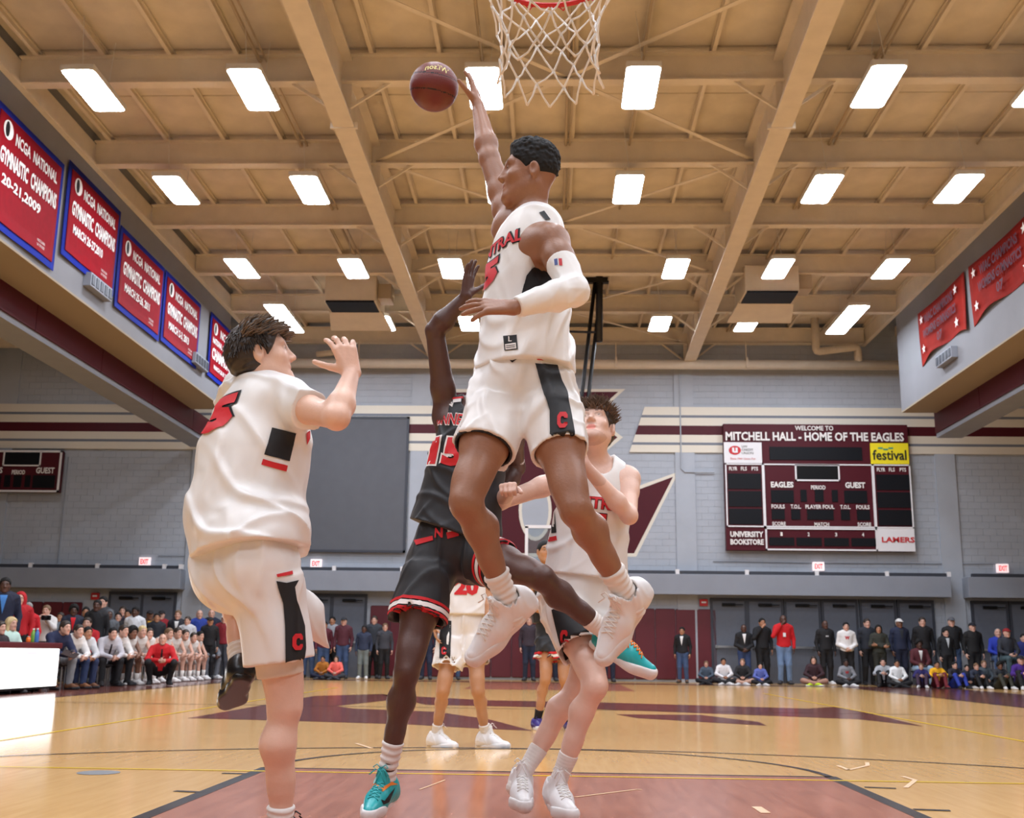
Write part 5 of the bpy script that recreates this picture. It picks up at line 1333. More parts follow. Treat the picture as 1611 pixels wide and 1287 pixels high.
# ================================================================== shot blocker in black
def build_black():
    J = joints(dict(pelvis=(712, 856, 5.35), hipR=(678, 882, 5.33), hipL=(748, 876, 5.37), knR=(640, 1056, 5.16), anR=(606, 1232, 5.26), knL=(850, 908, 5.02), anL=(966, 1006, 5.20),
                    neck=(750, 642, 5.35), head=(778, 588, 5.28), shR=(703, 655, 5.38), shL=(803, 668, 5.34), elR=(684, 520, 5.22), wrR=(733, 466, 5.16), elL=(812, 735, 5.55), wrL=(775, 800, 5.42)))
    s = 1.03
    root = thing('person', 'blocking player in black uniform number 15 behind the leaping player', 'person', (J['anR'][0], J['anR'][1], 0))
    hf = headframe((.15, -.85, .5), (0, .3, 1)); hs = 1.02
    hands = {'R': dict(d=(.12, 0, 1), n=(.8, -.4, 0), curl=(.1, .1, .12, .15), thumb=.6, spread=.25, s=1.05), 'L': dict(d=(-.2, -.2, -.9), n=(-1, 0, 0))}
    finish_body(body_model(J, hf, s, .0055, 1.1, hands, hs, mouth=.3), J, hf, hs, root, SK_dark, lips=(1.1, .8, .8), brow=(.4, .4, .4))
    add_eyes(root, J['head'], hf, hs)
    Solid(hair_cap(J['head'], hf, hs, .006, grow=.012, disp=curls(8, .004, 160), amp=.006)).obj('hair', M_hairk, root)
    c, mi, p = torso_frames(J); n, pv = J['neck'], J['pelvis']; at_ = lambda t: n+(pv-n)*t; U = c[2]
    JS = Solid(jersey(J, s, .006, o=.018, hem=.93, flare=.025, seed=51, amp=.006, freq=24, arm=.074, neck=.068, hemn=-U+V(-.18, 0, 0), fd=(1, 0, .4)), 1); jo = JS.obj('jersey', M_jb, root)
    tc_ = at_(.14)+c[1]*.12-c[0]*.035
    textprint('lettering', JS, 'MINNEHAHA', tc_, c[0], c[2], .33, .065, M_jwh, jo, .003, .05, arch=.0); textprint('lettering', JS, 'MINNEHAHA', tc_, c[0], c[2], .32, .055, M_jr, jo, .005, .02)
    tc_ = at_(.38)+c[1]*.12-c[0]*.075
    textprint('number', JS, '15', tc_, c[0], c[2], .21, .155, M_jwh, jo, .003, .10); textprint('number', JS, '15', tc_, c[0], c[2], .19, .138, M_jr, jo, .005, .06)
    pxprint('shoulder_trim', JS, [(690, 640), (712, 628), (730, 627), (730, 632), (712, 634), (693, 648), (672, 690), (668, 690)], M_jwh, jo, .003, 3)
    pxprint('shoulder_trim', JS, [(700, 630), (714, 626), (730, 624), (730, 627), (713, 629)], M_jr, jo, .004, 3)
    pxprint('collar_mark', JS, [(707, 637), (714, 634), (712, 641)], M_jwh, jo, .003, 3)
    SS = Solid(shorts(J, s, .006, o=.020, R=(.118, .128), L=(.110, .115), tR=.545, tL=.42, top=.88, seed=61, amp=.007, freq=22), 1); so_ = SS.obj('shorts', M_jb, root)
    for a, tt in (('R', .545), ('L', .42)):
        hp, kn = J['hip'+a], J['kn'+a]; e = hp+(kn-hp)*tt
        for t0, t1, m_ in ((.066, .052, M_jr), (.046, .024, M_jwh), (.018, .004, M_jr)): ringprint('hem_stripe', SS, hp, e, m_, so_, t0, t1, .004)
    pxprint('waistband', SS, [(652, 850), (681, 843), (682, 850), (655, 858)], M_jr, so_, .004, 3); pxprint('waistband', SS, [(702, 838), (720, 834), (722, 843), (704, 848)], M_jr, so_, .004, 3); pxprint('waistband', SS, [(704, 832), (720, 828), (720, 834), (704, 838)], M_jwh, so_, .005, 3)
    textprint('waist_letter', SS, 'N', at(690, 838, Y=5.2), (1, 0, 0), (0, 0, 1), .035, .045, M_jr, so_, .006, .04)
    m = Model(.005); m.cone(J['shL']+(J['elL']-J['shL'])*.5, J['elL'], .052, .045, .01); m.cone(J['elL'], J['wrL'], .046, .034, .01); Solid(m).obj('arm_sleeve', mat('pale_grey_sleeve', (206, 204, 206), .6), root)
    sock(root, J['anR'], J['knR'], .19, M_sockw, 1.04, ribs=.003, nf=200); sock(root, J['anL'], J['knL'], .16, M_sockw, 1.0)
    e, Mx = shoe(root, J['anR'], (-.22, -.95, -.20), (0, -.2, 1), M_teal, M_shsole, M_teal, 1.03, True, .10)
    shoe_print(e, Mx, True, [(622, 1238), (612, 1262), (603, 1266), (599, 1258), (605, 1260), (612, 1250)], M_jk)
    shoe_print(e, Mx, True, [(578, 1236), (590, 1231), (600, 1240), (616, 1230), (626, 1234), (614, 1236), (602, 1246), (590, 1236), (580, 1242)], M_orange)
    shoe(root, J['anL'], (.86, -.12, -.48), (.35, -.35, .8), M_teal, M_shsole, M_orange, 1.03, False, .08)
build_black()

# ================================================================== player under the basket looking up
def build_right():
    J = joints(dict(pelvis=(918, 922, 5.5), hipR=(886, 948, 5.48), hipL=(950, 948, 5.52), knR=(936, 1078, 5.20), anR=(876, 1236, 5.30), knL=(908, 1080, 5.52), anL=(820, 1222, 5.46),
                    neck=(938, 732, 5.5), head=(936, 674, 5.42), shR=(885, 754, 5.5), shL=(988, 754, 5.52), elR=(786, 790, 5.40), wrR=(803, 772, 5.17), elL=(990, 812, 5.34), wrL=(918, 730, 5.20)))
    s = 1.0
    root = thing('person', 'brown-haired player in white jersey looking up, elbow bent across chest', 'person', (J['anR'][0], J['anR'][1], 0))
    hf = headframe((-.20, -.86, .46), (.02, .3, 1)); hs = 1.07
    hands = {'R': dict(d=(-.10, -.9, .12), n=(.1, .15, -.95), curl=(1.35, 1.4, 1.4, 1.4), thumb=.15, spread=.02, s=1.02, tc=.8), 'L': dict(d=(-.5, -.3, .75), n=(-.3, .9, 0), curl=(.5, .5, .5, .5))}
    finish_body(body_model(J, hf, s, .0052, .97, hands, hs, mouth=.7), J, hf, hs, root, SK_pale2, lips=(.98, .55, .56), brow=(.32, .27, .25), stubble=(.80, .76, .75))
    add_eyes(root, J['head'], hf, hs, (-.3, -.7, .65))
    Solid(hair_cap(J['head'], hf, hs, .005, grow=.012, front=.058, slope=.40, nape=-.07, top=.008, disp=strandnoise(4, .003, 190, hf[1]), amp=.005)).obj('hair', M_haird, root)
    tufts(J['head'], hf, hs, 560, 5, .05, M_hairb, root, .6, .35, lambda l, f, u: u > .045 and f > -.05, grow=.014)
    c, mi, p = torso_frames(J); n, pv = J['neck'], J['pelvis']; at_ = lambda t: n+(pv-n)*t; U = c[2]
    JS = Solid(jersey(J, s, .006, o=.016, hem=.93, flare=.015, seed=71, amp=.007, freq=22, arm=.080, neck=.074, neckf=.055), 1); jo = JS.obj('jersey', M_jw, root)
    for m_, o_, b_, k_ in ((M_jk, .003, .06, 1.05), (M_jr, .005, .03, 1.0)): textprint('lettering', JS, 'CENTRAL', at_(.345)+c[1]*.12, c[0], c[2], .31*k_, .058*k_, m_, jo, o_, b_)
    for m_, o_, b_, k_ in ((M_jk, .003, .09, 1.08), (M_jr, .005, .06, 1.0)): textprint('number', JS, '11', at_(.53)+c[1]*.12, c[0], c[2], .12*k_, .12*k_, m_, jo, o_, b_)
    pxprint('side_panel', JS, [(858, 806), (873, 800), (876, 838), (863, 840)], M_jk, jo); pxprint('side_stripe', JS, [(862, 846), (876, 843), (877, 850), (864, 853)], M_jr, jo, .004, 3)
    SS = Solid(shorts(J, s, .006, o=.018, R=(.115, .118), L=(.105, .112), tR=.60, tL=.62, top=.86, seed=81, amp=.007, freq=22, fd=(1, 0, 1)), 1); so_ = SS.obj('shorts', M_jw, root)
    pxprint('side_panel', SS, [(868, 960), (888, 950), (915, 975), (930, 1000), (946, 1014), (920, 1018), (898, 1034), (889, 1040), (880, 1010)], M_jk, so_)
    letter_c(SS, (889, 1004), M_jwh, M_jr, so_, 11, 23)
    for a, toe in (('R', (.28, -.93, -.12)), ('L', (.08, -.96, -.16))):
        sock(root, J['an'+a], J['kn'+a], .155, M_sockw, .98, ribs=.0010, nf=400)
        shoe(root, J['an'+a], toe, (0, -.15, 1), M_shw, M_shsole, M_net, 1.03, True, .10)
build_right()

# ================================================================== two players waiting upcourt
def build_mid():
    J = joints(dict(pelvis=(730, 978, 9.6), hipR=(713, 996, 9.58), hipL=(746, 996, 9.62), knR=(697, 1086, 9.46), anR=(686, 1157, 9.58), knL=(752, 1086, 9.5), anL=(764, 1157, 9.64),
                    neck=(732, 872, 9.6), head=(738, 840, 9.55), shR=(703, 886, 9.56), shL=(760, 886, 9.62), elR=(692, 940, 9.62), wrR=(683, 985, 9.5), elL=(768, 940, 9.6), wrL=(768, 985, 9.5)))
    root = thing('person', 'player in white uniform standing upcourt in white shoes, half hidden', 'person', (J['pelvis'][0], 9.6, 0))
    hf = headframe((.3, -.9, 0)); H = {a: dict(d=(.2, -.3, -.9), n=(1 if a == 'R' else -1, 0, 0)) for a in 'LR'}
    finish_body(body_model(J, hf, .98, .009, .95, H), J, hf, .98, root, SK_tan)
    Solid(hair_cap(J['head'], hf, 1, .009, disp=None)).obj('hair', M_hairk, root)
    JS = Solid(jersey(J, .98, .009, o=.02, hem=.90, seed=91, amp=.008)); jo = JS.obj('jersey', M_jw, root); c, mi, p = torso_frames(J); at_ = lambda t: J['neck']+(J['pelvis']-J['neck'])*t
    textprint('number', JS, '20', at_(.5)+c[1]*.12, c[0], c[2], .2, .14, M_jr, jo, .005, .06); textprint('lettering', JS, 'CENTRAL', at_(.3)+c[1]*.12, c[0], c[2], .3, .055, M_jr, jo, .005, .03)
    SS = Solid(shorts(J, .98, .009, R=(.118, .125), L=(.118, .125), tR=.62, tL=.55, top=.88, seed=92)); so_ = SS.obj('shorts', M_jw, root)
    pxprint('side_panel', SS, [(696, 975), (710, 977), (708, 1036), (692, 1036), (692, 1000)], M_jk, so_, .006); letter_c(SS, (699, 1024), M_jwh, M_jr, so_, 7, 12)
    for a, toe in (('R', (.75, -.65, 0)), ('L', (.8, -.55, 0))):
        sock(root, J['an'+a], J['kn'+a], .10, M_sockw, 1.0, h=.008); shoe(root, J['an'+a], toe, (0, 0, 1), M_shw, M_shsole, M_net, 1.06, True, .10)
    J = joints(dict(pelvis=(872, 985, 11.8), hipR=(860, 998, 11.8), hipL=(886, 998, 11.8), knR=(858, 1068, 11.7), anR=(845, 1136, 11.8), knL=(888, 1068, 11.7), anL=(896, 1138, 11.9),
                    neck=(863, 896, 11.8), head=(858, 868, 11.75), shR=(838, 912, 11.8), shL=(889, 912, 11.8), elR=(829, 952, 11.75), wrR=(858, 964, 11.58), elL=(900, 955, 11.8), wrL=(895, 995, 11.7)))
    root = thing('person', 'opponent in black uniform and purple shoes standing under the far backboard', 'person', (J['pelvis'][0], 11.8, 0))
    hf = headframe((.25, -.95, .0)); H = {'R': dict(d=(.4, -.1, -.8), n=(.2, .9, 0), curl=(.2, .2, .2, .2)), 'L': dict(d=(0, -.1, -1), n=(-1, 0, 0))}
    finish_body(body_model(J, hf, .98, .009, .95, H, mouth=.8), J, hf, .98, root, SK_tan); add_eyes(root, J['head'], hf, .98)
    Solid(hair_cap(J['head'], hf, .98, .008, grow=.008)).obj('hair', M_hairk, root)
    Solid(jersey(J, .98, .009, o=.02, hem=.92, seed=93)).obj('jersey', M_jb, root)
    SS = Solid(shorts(J, .98, .009, R=(.118, .13), L=(.118, .13), tR=.6, tL=.6, top=.88, seed=94)); so_ = SS.obj('shorts', M_jb, root)
    for a in 'LR':
        u = nrm(J['kn'+a]-J['hip'+a]); e = J['hip'+a]+(J['kn'+a]-J['hip'+a])*.6
        for t0, t1, m_ in ((.07, .05, M_jr), (.045, .02, M_jwh), (.016, .004, M_jr)): ringprint('hem_stripe', SS, J['hip'+a], e, m_, so_, t0, t1, .005)
        sock(root, J['an'+a], J['kn'+a], .13, M_sockk, 1.0, h=.008); shoe(root, J['an'+a], (.35, -.93, 0), (0, 0, 1), M_purp, M_shsole, M_purp, 1.0, False, .08)
build_mid()
# ------------------------------------------------------------------ spectators, bench and officials
def pose(kind):
    B = dict(hipL=(.09, 0, .92), hipR=(-.09, 0, .92), knL=(.10, -.03, .50), knR=(-.10, -.03, .50), anL=(.115, .03, .09), anR=(-.115, .03, .09), pelvis=(0, 0, .97), neck=(0, .01, 1.49), head=(0, -.025, 1.635), shL=(.185, .01, 1.43), shR=(-.185, .01, 1.43))
    arms = {'down': dict(elL=(.25, .05, 1.14), wrL=(.245, -.05, .90), elR=(-.25, .05, 1.14), wrR=(-.245, -.05, .90)),
            'clasp': dict(elL=(.25, -.0, 1.14), wrL=(.05, -.20, 1.0), elR=(-.25, -.0, 1.14), wrR=(-.04, -.21, 1.02)),
            'cross': dict(elL=(.26, -.06, 1.16), wrL=(-.10, -.20, 1.17), elR=(-.26, -.06, 1.16), wrR=(.10, -.21, 1.13)),
            'face': dict(elL=(.25, .04, 1.14), wrL=(.245, -.05, .90), elR=(-.27, -.12, 1.22), wrR=(-.07, -.20, 1.50)),
            'camera': dict(elL=(.24, -.14, 1.25), wrL=(.07, -.24, 1.44), elR=(-.24, -.14, 1.25), wrR=(-.07, -.24, 1.44))}
    k, _, a = kind.partition('_')
    if k == 'stand': B.update(arms[a or 'down']); return B
    if k == 'cross': return dict(pelvis=(0, .05, .15), hipL=(.10, .03, .13), hipR=(-.10, .03, .13), knL=(.36, -.26, .17), knR=(-.36, -.26, .17), anL=(-.06, -.40, .08), anR=(.08, -.46, .09), neck=(0, .02, .66), head=(0, -.03, .805), shL=(.18, .01, .60), shR=(-.18, .01, .60), elL=(.27, -.10, .38), wrL=(.07, -.33, .27), elR=(-.27, -.10, .38), wrR=(-.05, -.34, .27))
    if k == 'knees': return dict(pelvis=(0, .10, .14), hipL=(.10, .06, .13), hipR=(-.10, .06, .13), knL=(.15, -.30, .46), knR=(-.15, -.30, .46), anL=(.14, -.56, .09), anR=(-.14, -.56, .09), neck=(0, .04, .64), head=(0, -.02, .785), shL=(.18, .02, .58), shR=(-.18, .02, .58), elL=(.27, -.18, .42), wrL=(.08, -.40, .42), elR=(-.27, -.18, .42), wrR=(-.06, -.41, .44))
    if k == 'bench': return dict(pelvis=(0, .10, .52), hipL=(.10, .08, .50), hipR=(-.10, .08, .50), knL=(.18, -.36, .53), knR=(-.18, -.36, .53), anL=(.17, -.34, .09), anR=(-.17, -.34, .09), neck=(0, -.20, .97), head=(0, -.32, 1.09), shL=(.185, -.15, .93), shR=(-.185, -.15, .93), elL=(.23, -.32, .66), wrL=(.05, -.50, .58), elR=(-.23, -.32, .66), wrR=(-.04, -.51, .60))
    if k == 'chair': return dict(pelvis=(0, .10, .53), hipL=(.10, .08, .50), hipR=(-.10, .08, .50), knL=(.16, -.36, .52), knR=(-.16, -.36, .52), anL=(.16, -.34, .09), anR=(-.16, -.34, .09), neck=(0, .08, 1.05), head=(0, .03, 1.20), shL=(.185, .08, .99), shR=(-.185, .08, .99), elL=(.25, -.02, .72), wrL=(.10, -.24, .62), elR=(-.25, -.02, .72), wrR=(-.09, -.25, .62))
    if k == 'squat': return dict(pelvis=(0, .12, .34), hipL=(.10, .10, .33), hipR=(-.10, .10, .33), knL=(.27, -.28, .50), knR=(-.27, -.28, .50), anL=(.20, -.06, .10), anR=(-.20, -.06, .10), neck=(0, -.04, .86), head=(0, -.09, 1.005), shL=(.20, -.02, .80), shR=(-.20, -.02, .80), elL=(.30, -.18, .56), wrL=(.06, -.38, .53), elR=(-.30, -.18, .56), wrR=(-.05, -.39, .55))
PRO = {}
def proto(kind, bare=False):
    k = (kind, bare)
    if k in PRO: return PRO[k]
    J = {a: np.array(v, float) for a, v in pose(kind).items()}; hf = headframe((0, -1, -.05)); h = .014
    hands = {a: dict(d=nrm(J['wr'+a]-J['el'+a]), n=(1 if a == 'R' else -1, .3, .1), curl=(.4, .4, .4, .4)) for a in 'LR'}
    m = body_model(J, hf, .97, h, .95, hands, 1.02); S = Solid(m); t = np.ones((len(S.v), 3)); face_tint(S.v, J['head'], hf, 1.02, t)
    P = dict(J=J, body=np_mesh('body', S.v, S.q, M_white, t))
    m = Model(h); n, pv = J['neck'], J['pelvis']; U = nrm(n-pv); c, mi, p = torso_frames(J)
    add_torso(m, J, .97, .036, .07); m.cone(n+(pv-n)*.45, n+(pv-n)*1.02, .155, .165, .06, flat=(mi[1], .82))
    for a in 'LR':
        sh, el, wr = J['sh'+a], J['el'+a], J['wr'+a]; i = nrm(sh-n); m.cone(n+U*.02+i*.05, sh-i*.03, .055, .072, .04)
        if not bare:
            m.cone(sh, el, .075, .060, .04); m.cone(el, el+(wr-el)*.9, .058, .044, .03)
    m.disp(folds(7, .005, 24), .01)
    if bare:
        for a in 'LR': m.cone(J['sh'+a]+nrm(J['sh'+a]-n)*.03, J['sh'+a]+nrm(J['sh'+a]-n)*.01-U*.09, .075, .07, .006, 's')
    tb_ = 1.06 if kind.startswith('stand') else .98; m.ccone(n+(pv-n)*tb_, n+(pv-n)*1.9, .20, .20, .006, 's'); m.cone(n-U*.005+c[1]*.02, n+U*.2, .062, .07, .006, 's')
    S = Solid(m); P['shirt'] = np_mesh('shirt', S.v, S.q, M_white); P['S'] = S
    m = Model(h); m.ell(pv, p, V(.175, .128, .16), .05)
    for a in 'LR':
        hp, kn, an = J['hip'+a], J['kn'+a], J['an'+a]; m.ell(hp-p[1]*.03, p, V(.105, .105, .11), .05)
        if bare: m.ccone(hp, hp+(kn-hp)*.85, .115, .11, .03)
        else: m.cone(hp, kn, .105, .078, .05); m.cone(kn, an+(kn-an)*.08, .076, .062, .03)
    m.disp(folds(9, .006, 26), .01)
    m.ccone(pv+U*.12, pv+U*.5, .21, .21, .006, 's')
    S = Solid(m); P['trousers'] = np_mesh('trousers', S.v, S.q, M_white)
    if bare:
        P['socks'] = [MB().tube([J['an'+a]-V(0, 0, .03), J['an'+a]+nrm(J['kn'+a]-J['an'+a])*.16], [.042, .05], 10).mesh('sock', M_sockw, True) for a in 'LR']
    PRO[k] = P
    return P
HAIR = {}
def hairmesh(kind):
    if kind in HAIR: return HAIR[kind]
    hf = headframe((0, -1, -.05)); c = V(0, 0, 0); h = .011; s = 1.02
    if kind == 'cap':
        m = Model(h); m.ell((0, .012, .040), (V(1, 0, 0), V(0, 1, 0), V(0, 0, 1)), (.092, .112, .096), .02); m.cut((0, 0, .045), (0, 0, -1), .004)
        m.ell((0, -.13, .052), (V(1, 0, 0), V(0, 1, .12), V(0, -.12, 1)), (.070, .075, .010), .01); m.cone((0, .07, -.03), (0, .07, .04), .07, .085, .02); m.cut((0, 0, -.05), (0, 0, -1))
    elif kind == 'hood':
        m = Model(h); m.ell((0, .03, .02), (V(1, 0, 0), V(0, 1, 0), V(0, 0, 1)), (.115, .13, .14), .02); m.cone((0, .04, -.04), (0, .05, -.15), .11, .12, .04); m.ell((0, -.12, -.005), (V(1, 0, 0), V(0, 1, 0), V(0, 0, 1)), (.075, .12, .105), .02, 's')
    elif kind == 'long':
        m = hair_cap(c, hf, s, h, grow=.018, nape=-.5, ears=False, disp=strandnoise(2, .004, 120, (0, 0, 1)), amp=.006); m.P = m.P[:-1]
        m.cone((0, .05, .0), (0, .07, -.20), .085, .075, .03, flat=((0, 1, 0), .6))
        for q in (-1, 1): m.cone((q*.075, .0, .02), (q*.085, -.01, -.22), .028, .03, .03)
        m.ell((0, -.105, -.02), (V(1, 0, 0), V(0, 1, 0), V(0, 0, 1)), (.068, .07, .09), .012, 's')
    elif kind == 'curly': m = hair_cap(c, hf, s, h, grow=.035, top=.015, disp=curls(3, .012, 90), amp=.015)
    elif kind == 'thin': m = hair_cap(c, hf, s, h, grow=.004, front=.0, slope=.5)
    else: m = hair_cap(c, hf, s, h, grow=.014, front=.058, disp=strandnoise(1, .003, 150, (0, 1, 0)), amp=.005)
    S = Solid(m); HAIR[kind] = np_mesh('hair', S.v, S.q, M_hairk); return HAIR[kind]
CL = {}
def cloth(rgb):
    if rgb not in CL: CL[rgb] = mat('cloth_%d_%d_%d' % rgb, rgb, .8, noise=.12, nscale=5)
    return CL[rgb]
CSK = {'p': skin('crowd_fair', (214, 168, 148)), 't': skin('crowd_tan', (178, 128, 98)), 'd': skin('crowd_dark', (88, 60, 50)), 'm': skin('crowd_brown', (128, 88, 68))}
CHR = {'k': M_hairk, 'b': M_haird, 'l': mat('light_brown_hair', (120, 92, 66), .6, noise=.2), 'y': mat('blond_hair', (214, 190, 140), .6, noise=.2), 'g': mat('grey_hair', (150, 148, 146), .6, noise=.2)}
def addc(me, root, name, m_, loc=None):
    o = bpy.data.objects.new(name, me); COL.objects.link(o); o.parent = root
    if loc is not None: o.location = loc
    if m_ is not None: o.material_slots[0].link = 'OBJECT'; o.material_slots[0].material = m_
    return o
SCALES = []
shoe_lo = shoe_parts(False, .014)
def person(label, px, py, Y, kind, sk, shirt, pants, hair='short', hc='k', shoes=(30, 30, 34), rot=0.0, bare=False, group='spectators and bench', scale=None, tie=None, prt=None, hcol=None, badge=False, vee=None, base=0.0):
    P = proto(kind, bare); J = P['J']; w = at(px, py, Y=Y); k = (w[2]-base)/J['head'][2] if scale is None else scale
    SCALES.append((round(k, 2), label)); r = math.radians(rot); c_, s_ = math.cos(r), math.sin(r)
    hx, hy = J['head'][0]*k, J['head'][1]*k
    root = thing('person', label, 'person', (w[0]-(hx*c_-hy*s_), w[1]-(hx*s_+hy*c_), base), group)
    root.rotation_euler = (0, 0, r); root.scale = (k, k, k)
    addc(P['body'], root, 'body', CSK[sk]); addc(P['shirt'], root, 'shirt', cloth(shirt)); addc(P['trousers'], root, 'shorts' if bare else 'trousers', cloth(pants))
    if hair:
        isc = hair in ('cap', 'hood'); addc(hairmesh(hair), root, hair if isc else 'hair', cloth(hcol or shirt) if isc else CHR[hc], tuple(J['head']))
        if hair == 'cap': addc(hairmesh('thin'), root, 'hair', CHR[hc], tuple(J['head']))
    for a in 'LR':
        an = J['an'+a]
        toe = V((.25 if a == 'L' else -.25), -1, 0)
        if kind.startswith('cross'): toe = V((-1 if a == 'L' else 1), -.5, 0)
        Yd = nrm(toe); X = np.cross(Yd, (0, 0, 1)); z = .085
        M = Matrix(((X[0], Yd[0], 0, an[0]), (X[1], Yd[1], 0, an[1]), (X[2], Yd[2], 1, an[2]-z), (0, 0, 0, 1)))
        u = addc(shoe_lo[1], root, 'shoe', cloth(shoes)); u.matrix_basis = M
        so = addc(shoe_lo[0], u, 'sole', cloth((215, 212, 210) if sum(shoes) > 300 else (40, 40, 44)))
    if bare:
        for me in P['socks']: addc(me, root, 'sock', None)
    c, mi, p = torso_frames(J); n, pv = J['neck'], J['pelvis']
    if tie:
        v = [(-.022, -.30), (.022, -.30), (.016, 0), (-.016, 0)]; v, f = cells2d(v, [(0, 1, 2, 3)], .04); cc = n-c[2]*.03+c[1]*.05
        o = drop('tie', P['S'], v, f, lambda q: (cc+c[0]*q[0]+c[2]*q[1]+c[1]*.4, -c[1]), cloth(tie), None, .008)
        if o: o.parent = root
    if vee:
        v, f = cells2d([(-.055, .0), (0, -.30), (.055, .0)], [(0, 1, 2)], .05); cc2 = n-c[2]*.02+c[1]*.05
        o = drop('undershirt', P['S'], v, f, lambda q: (cc2+c[0]*q[0]+c[2]*q[1]+c[1]*.4, -c[1]), cloth(vee), None, .007)
        if o: o.parent = root
    if prt:
        tx, rgb, wd, ht = prt
        o = textprint('print', P['S'], tx, n+(pv-n)*.33+c[1]*.1, c[0], c[2], wd, ht, cloth(rgb), None, .008, .06, .04)
        if o: o.parent = root
    if badge:
        o = MB().box((-.035, -.2, 1.20), (.035, -.19, 1.30)).build('badge', M_white); o.parent = root
    return root
BK, NV, GY, WH, RD, JN, DG = (22, 22, 26), (26, 32, 56), (120, 122, 128), (228, 226, 224), (186, 24, 34), (62, 84, 122), (52, 54, 60)
MR, KH = (92, 30, 42), (110, 104, 86)
S_, G2 = 'spectators at the far wall', 'people around the team bench'
def VEE(lb):
    for k, v in (('over blue shirt', (70, 130, 200)), ('bright red hoodie', (214, 24, 36)), ('jacket and white T-shirt', WH), ('white V collar', WH), ('white collar', WH), ('pale scarf', (200, 206, 210)), ('yellow and red', (226, 170, 40)), ('navy jacket by the doors', (40, 44, 50))):
        if k in lb: return v
def bx(px, X): return X/((px-866.1)/1766.0)       # depth at which a line of sight meets the plane x = X
# --- team bench along the left sideline
bench = [(103, 988, 'p', (34, 42, 76), (136, 138, 142), 'b', 'coach in navy quarter zip holding a clipboard at the end of the bench', False, None, (110, 70, 44)),
         (124, 993, 'p', WH, (40, 56, 92), 'b', 'coach in white shirt and blue trousers beside the clipboard coach', False, None, (120, 76, 46)),
         (138, 996, 't', (206, 208, 212), (38, 50, 84), 'k', 'coach with dark tie, third on the bench from the table', False, (24, 24, 30), (104, 66, 44)),
         (178, 997, 'p', (198, 196, 204), BK, 'k', 'coach in pale grey shirt and dark tie leaning forward', False, (40, 24, 30), BK),
         (195, 993, 'p', WH, BK, 'b', 'coach with glasses, white shirt and black tie', False, BK, BK),
         (209, 996, 'm', WH, WH, 'k', 'bench player with bushy black hair', True, None, WH), (224, 994, 'p', WH, WH, 'y', 'blond bench player in white uniform', True, None, WH),
         (235, 997, 'p', WH, WH, 'b', 'bench player in white right behind the crouching coach', True, None, WH), (266, 997, 'p', WH, WH, 'l', 'bench player half hidden on the right of the crouching coach', True, None, WH),
         (280, 996, 'p', WH, WH, 'b', 'dark-haired bench player sitting upright in white', True, None, WH), (292, 999, 'p', WH, WH, 'b', 'bench player with round fringe leaning forward', True, None, WH),
         (305, 1003, 'p', WH, WH, 'b', 'bench player looking down with bowed head', True, None, WH), (315, 1001, 'p', WH, WH, 'k', 'last bench player in white before the grey sweatshirt', True, None, WH),
         (335, 1003, 'd', (126, 130, 138), (110, 114, 122), 'k', 'man in grey sweatsuit at the far end of the bench', False, None, (214, 214, 214))]
M_chair = mat('black_chair_vinyl', (26, 26, 30), .5)
cs = MB().box((-.22, -.2, .41), (.22, .22, .45)).mesh('seat', M_chair); cb = MB().box((-.21, .22, .55), (.21, .25, .85)).mesh('backrest', M_chair)
cl = MB().tube([(0, 0, 0), (0, 0, .42)], .012, 6).mesh('leg', M_steel); cl2 = MB().tube([(0, 0, 0), (0, 0, .86)], .012, 6).mesh('leg', M_steel)
def chair(w, r, k, lb='black folding chair in the row of the team bench', gp='team bench chairs'):
    o = thing('folding_chair', lb, 'chair', (w[0], w[1], w[2]), gp); o.rotation_euler = (0, 0, r); o.scale = (k, k, k)
    addc(cs, o, 'seat', None); addc(cb, o, 'backrest', None)
    for x in (-.2, .2): addc(cl, o, 'leg', None, (x, -.18, 0)); addc(cl2, o, 'leg', None, (x, .235, 0))
for i, (px, py, sk, sh, pa, hc, lb, bare, tie, shc) in enumerate(bench):
    Y = bx(px, -9.05+.04*(i % 3)); hr = 'curly' if 'bushy' in lb else 'short'
    r = person(lb, px, py, Y, 'bench', sk, sh, pa, hr, hc, shc, rot=62-(i % 4)*7, bare=bare, group=G2, tie=tie)
    chair(r.location, r.rotation_euler[2], r.scale[0])
    if i == 0:
        w = r.matrix_basis
        o = thing('clipboard', 'dark clipboard held by the coach at the end of the bench', 'clipboard', (r.location[0]+.45, r.location[1]-.3, .6))
        MB().slab([(r.location[0]+.36, r.location[1]-.42, .64), (r.location[0]+.62, r.location[1]-.42, .56), (r.location[0]+.62, r.location[1]-.2, .64), (r.location[0]+.36, r.location[1]-.2, .72)], (0, 0, .008)).build('board', cloth((44, 26, 24)), o)
        MB().box((r.location[0]+.46, r.location[1]-.23, .70), (r.location[0]+.52, r.location[1]-.20, .72)).build('clip', M_steel, o)
person('crouching coach in red shirt, black tie and black trousers', 256, 1006, bx(256, -8.35), 'squat', 'p', (196, 22, 32), BK, 'thin', 'l', BK, rot=22, group=G2, tie=BK)
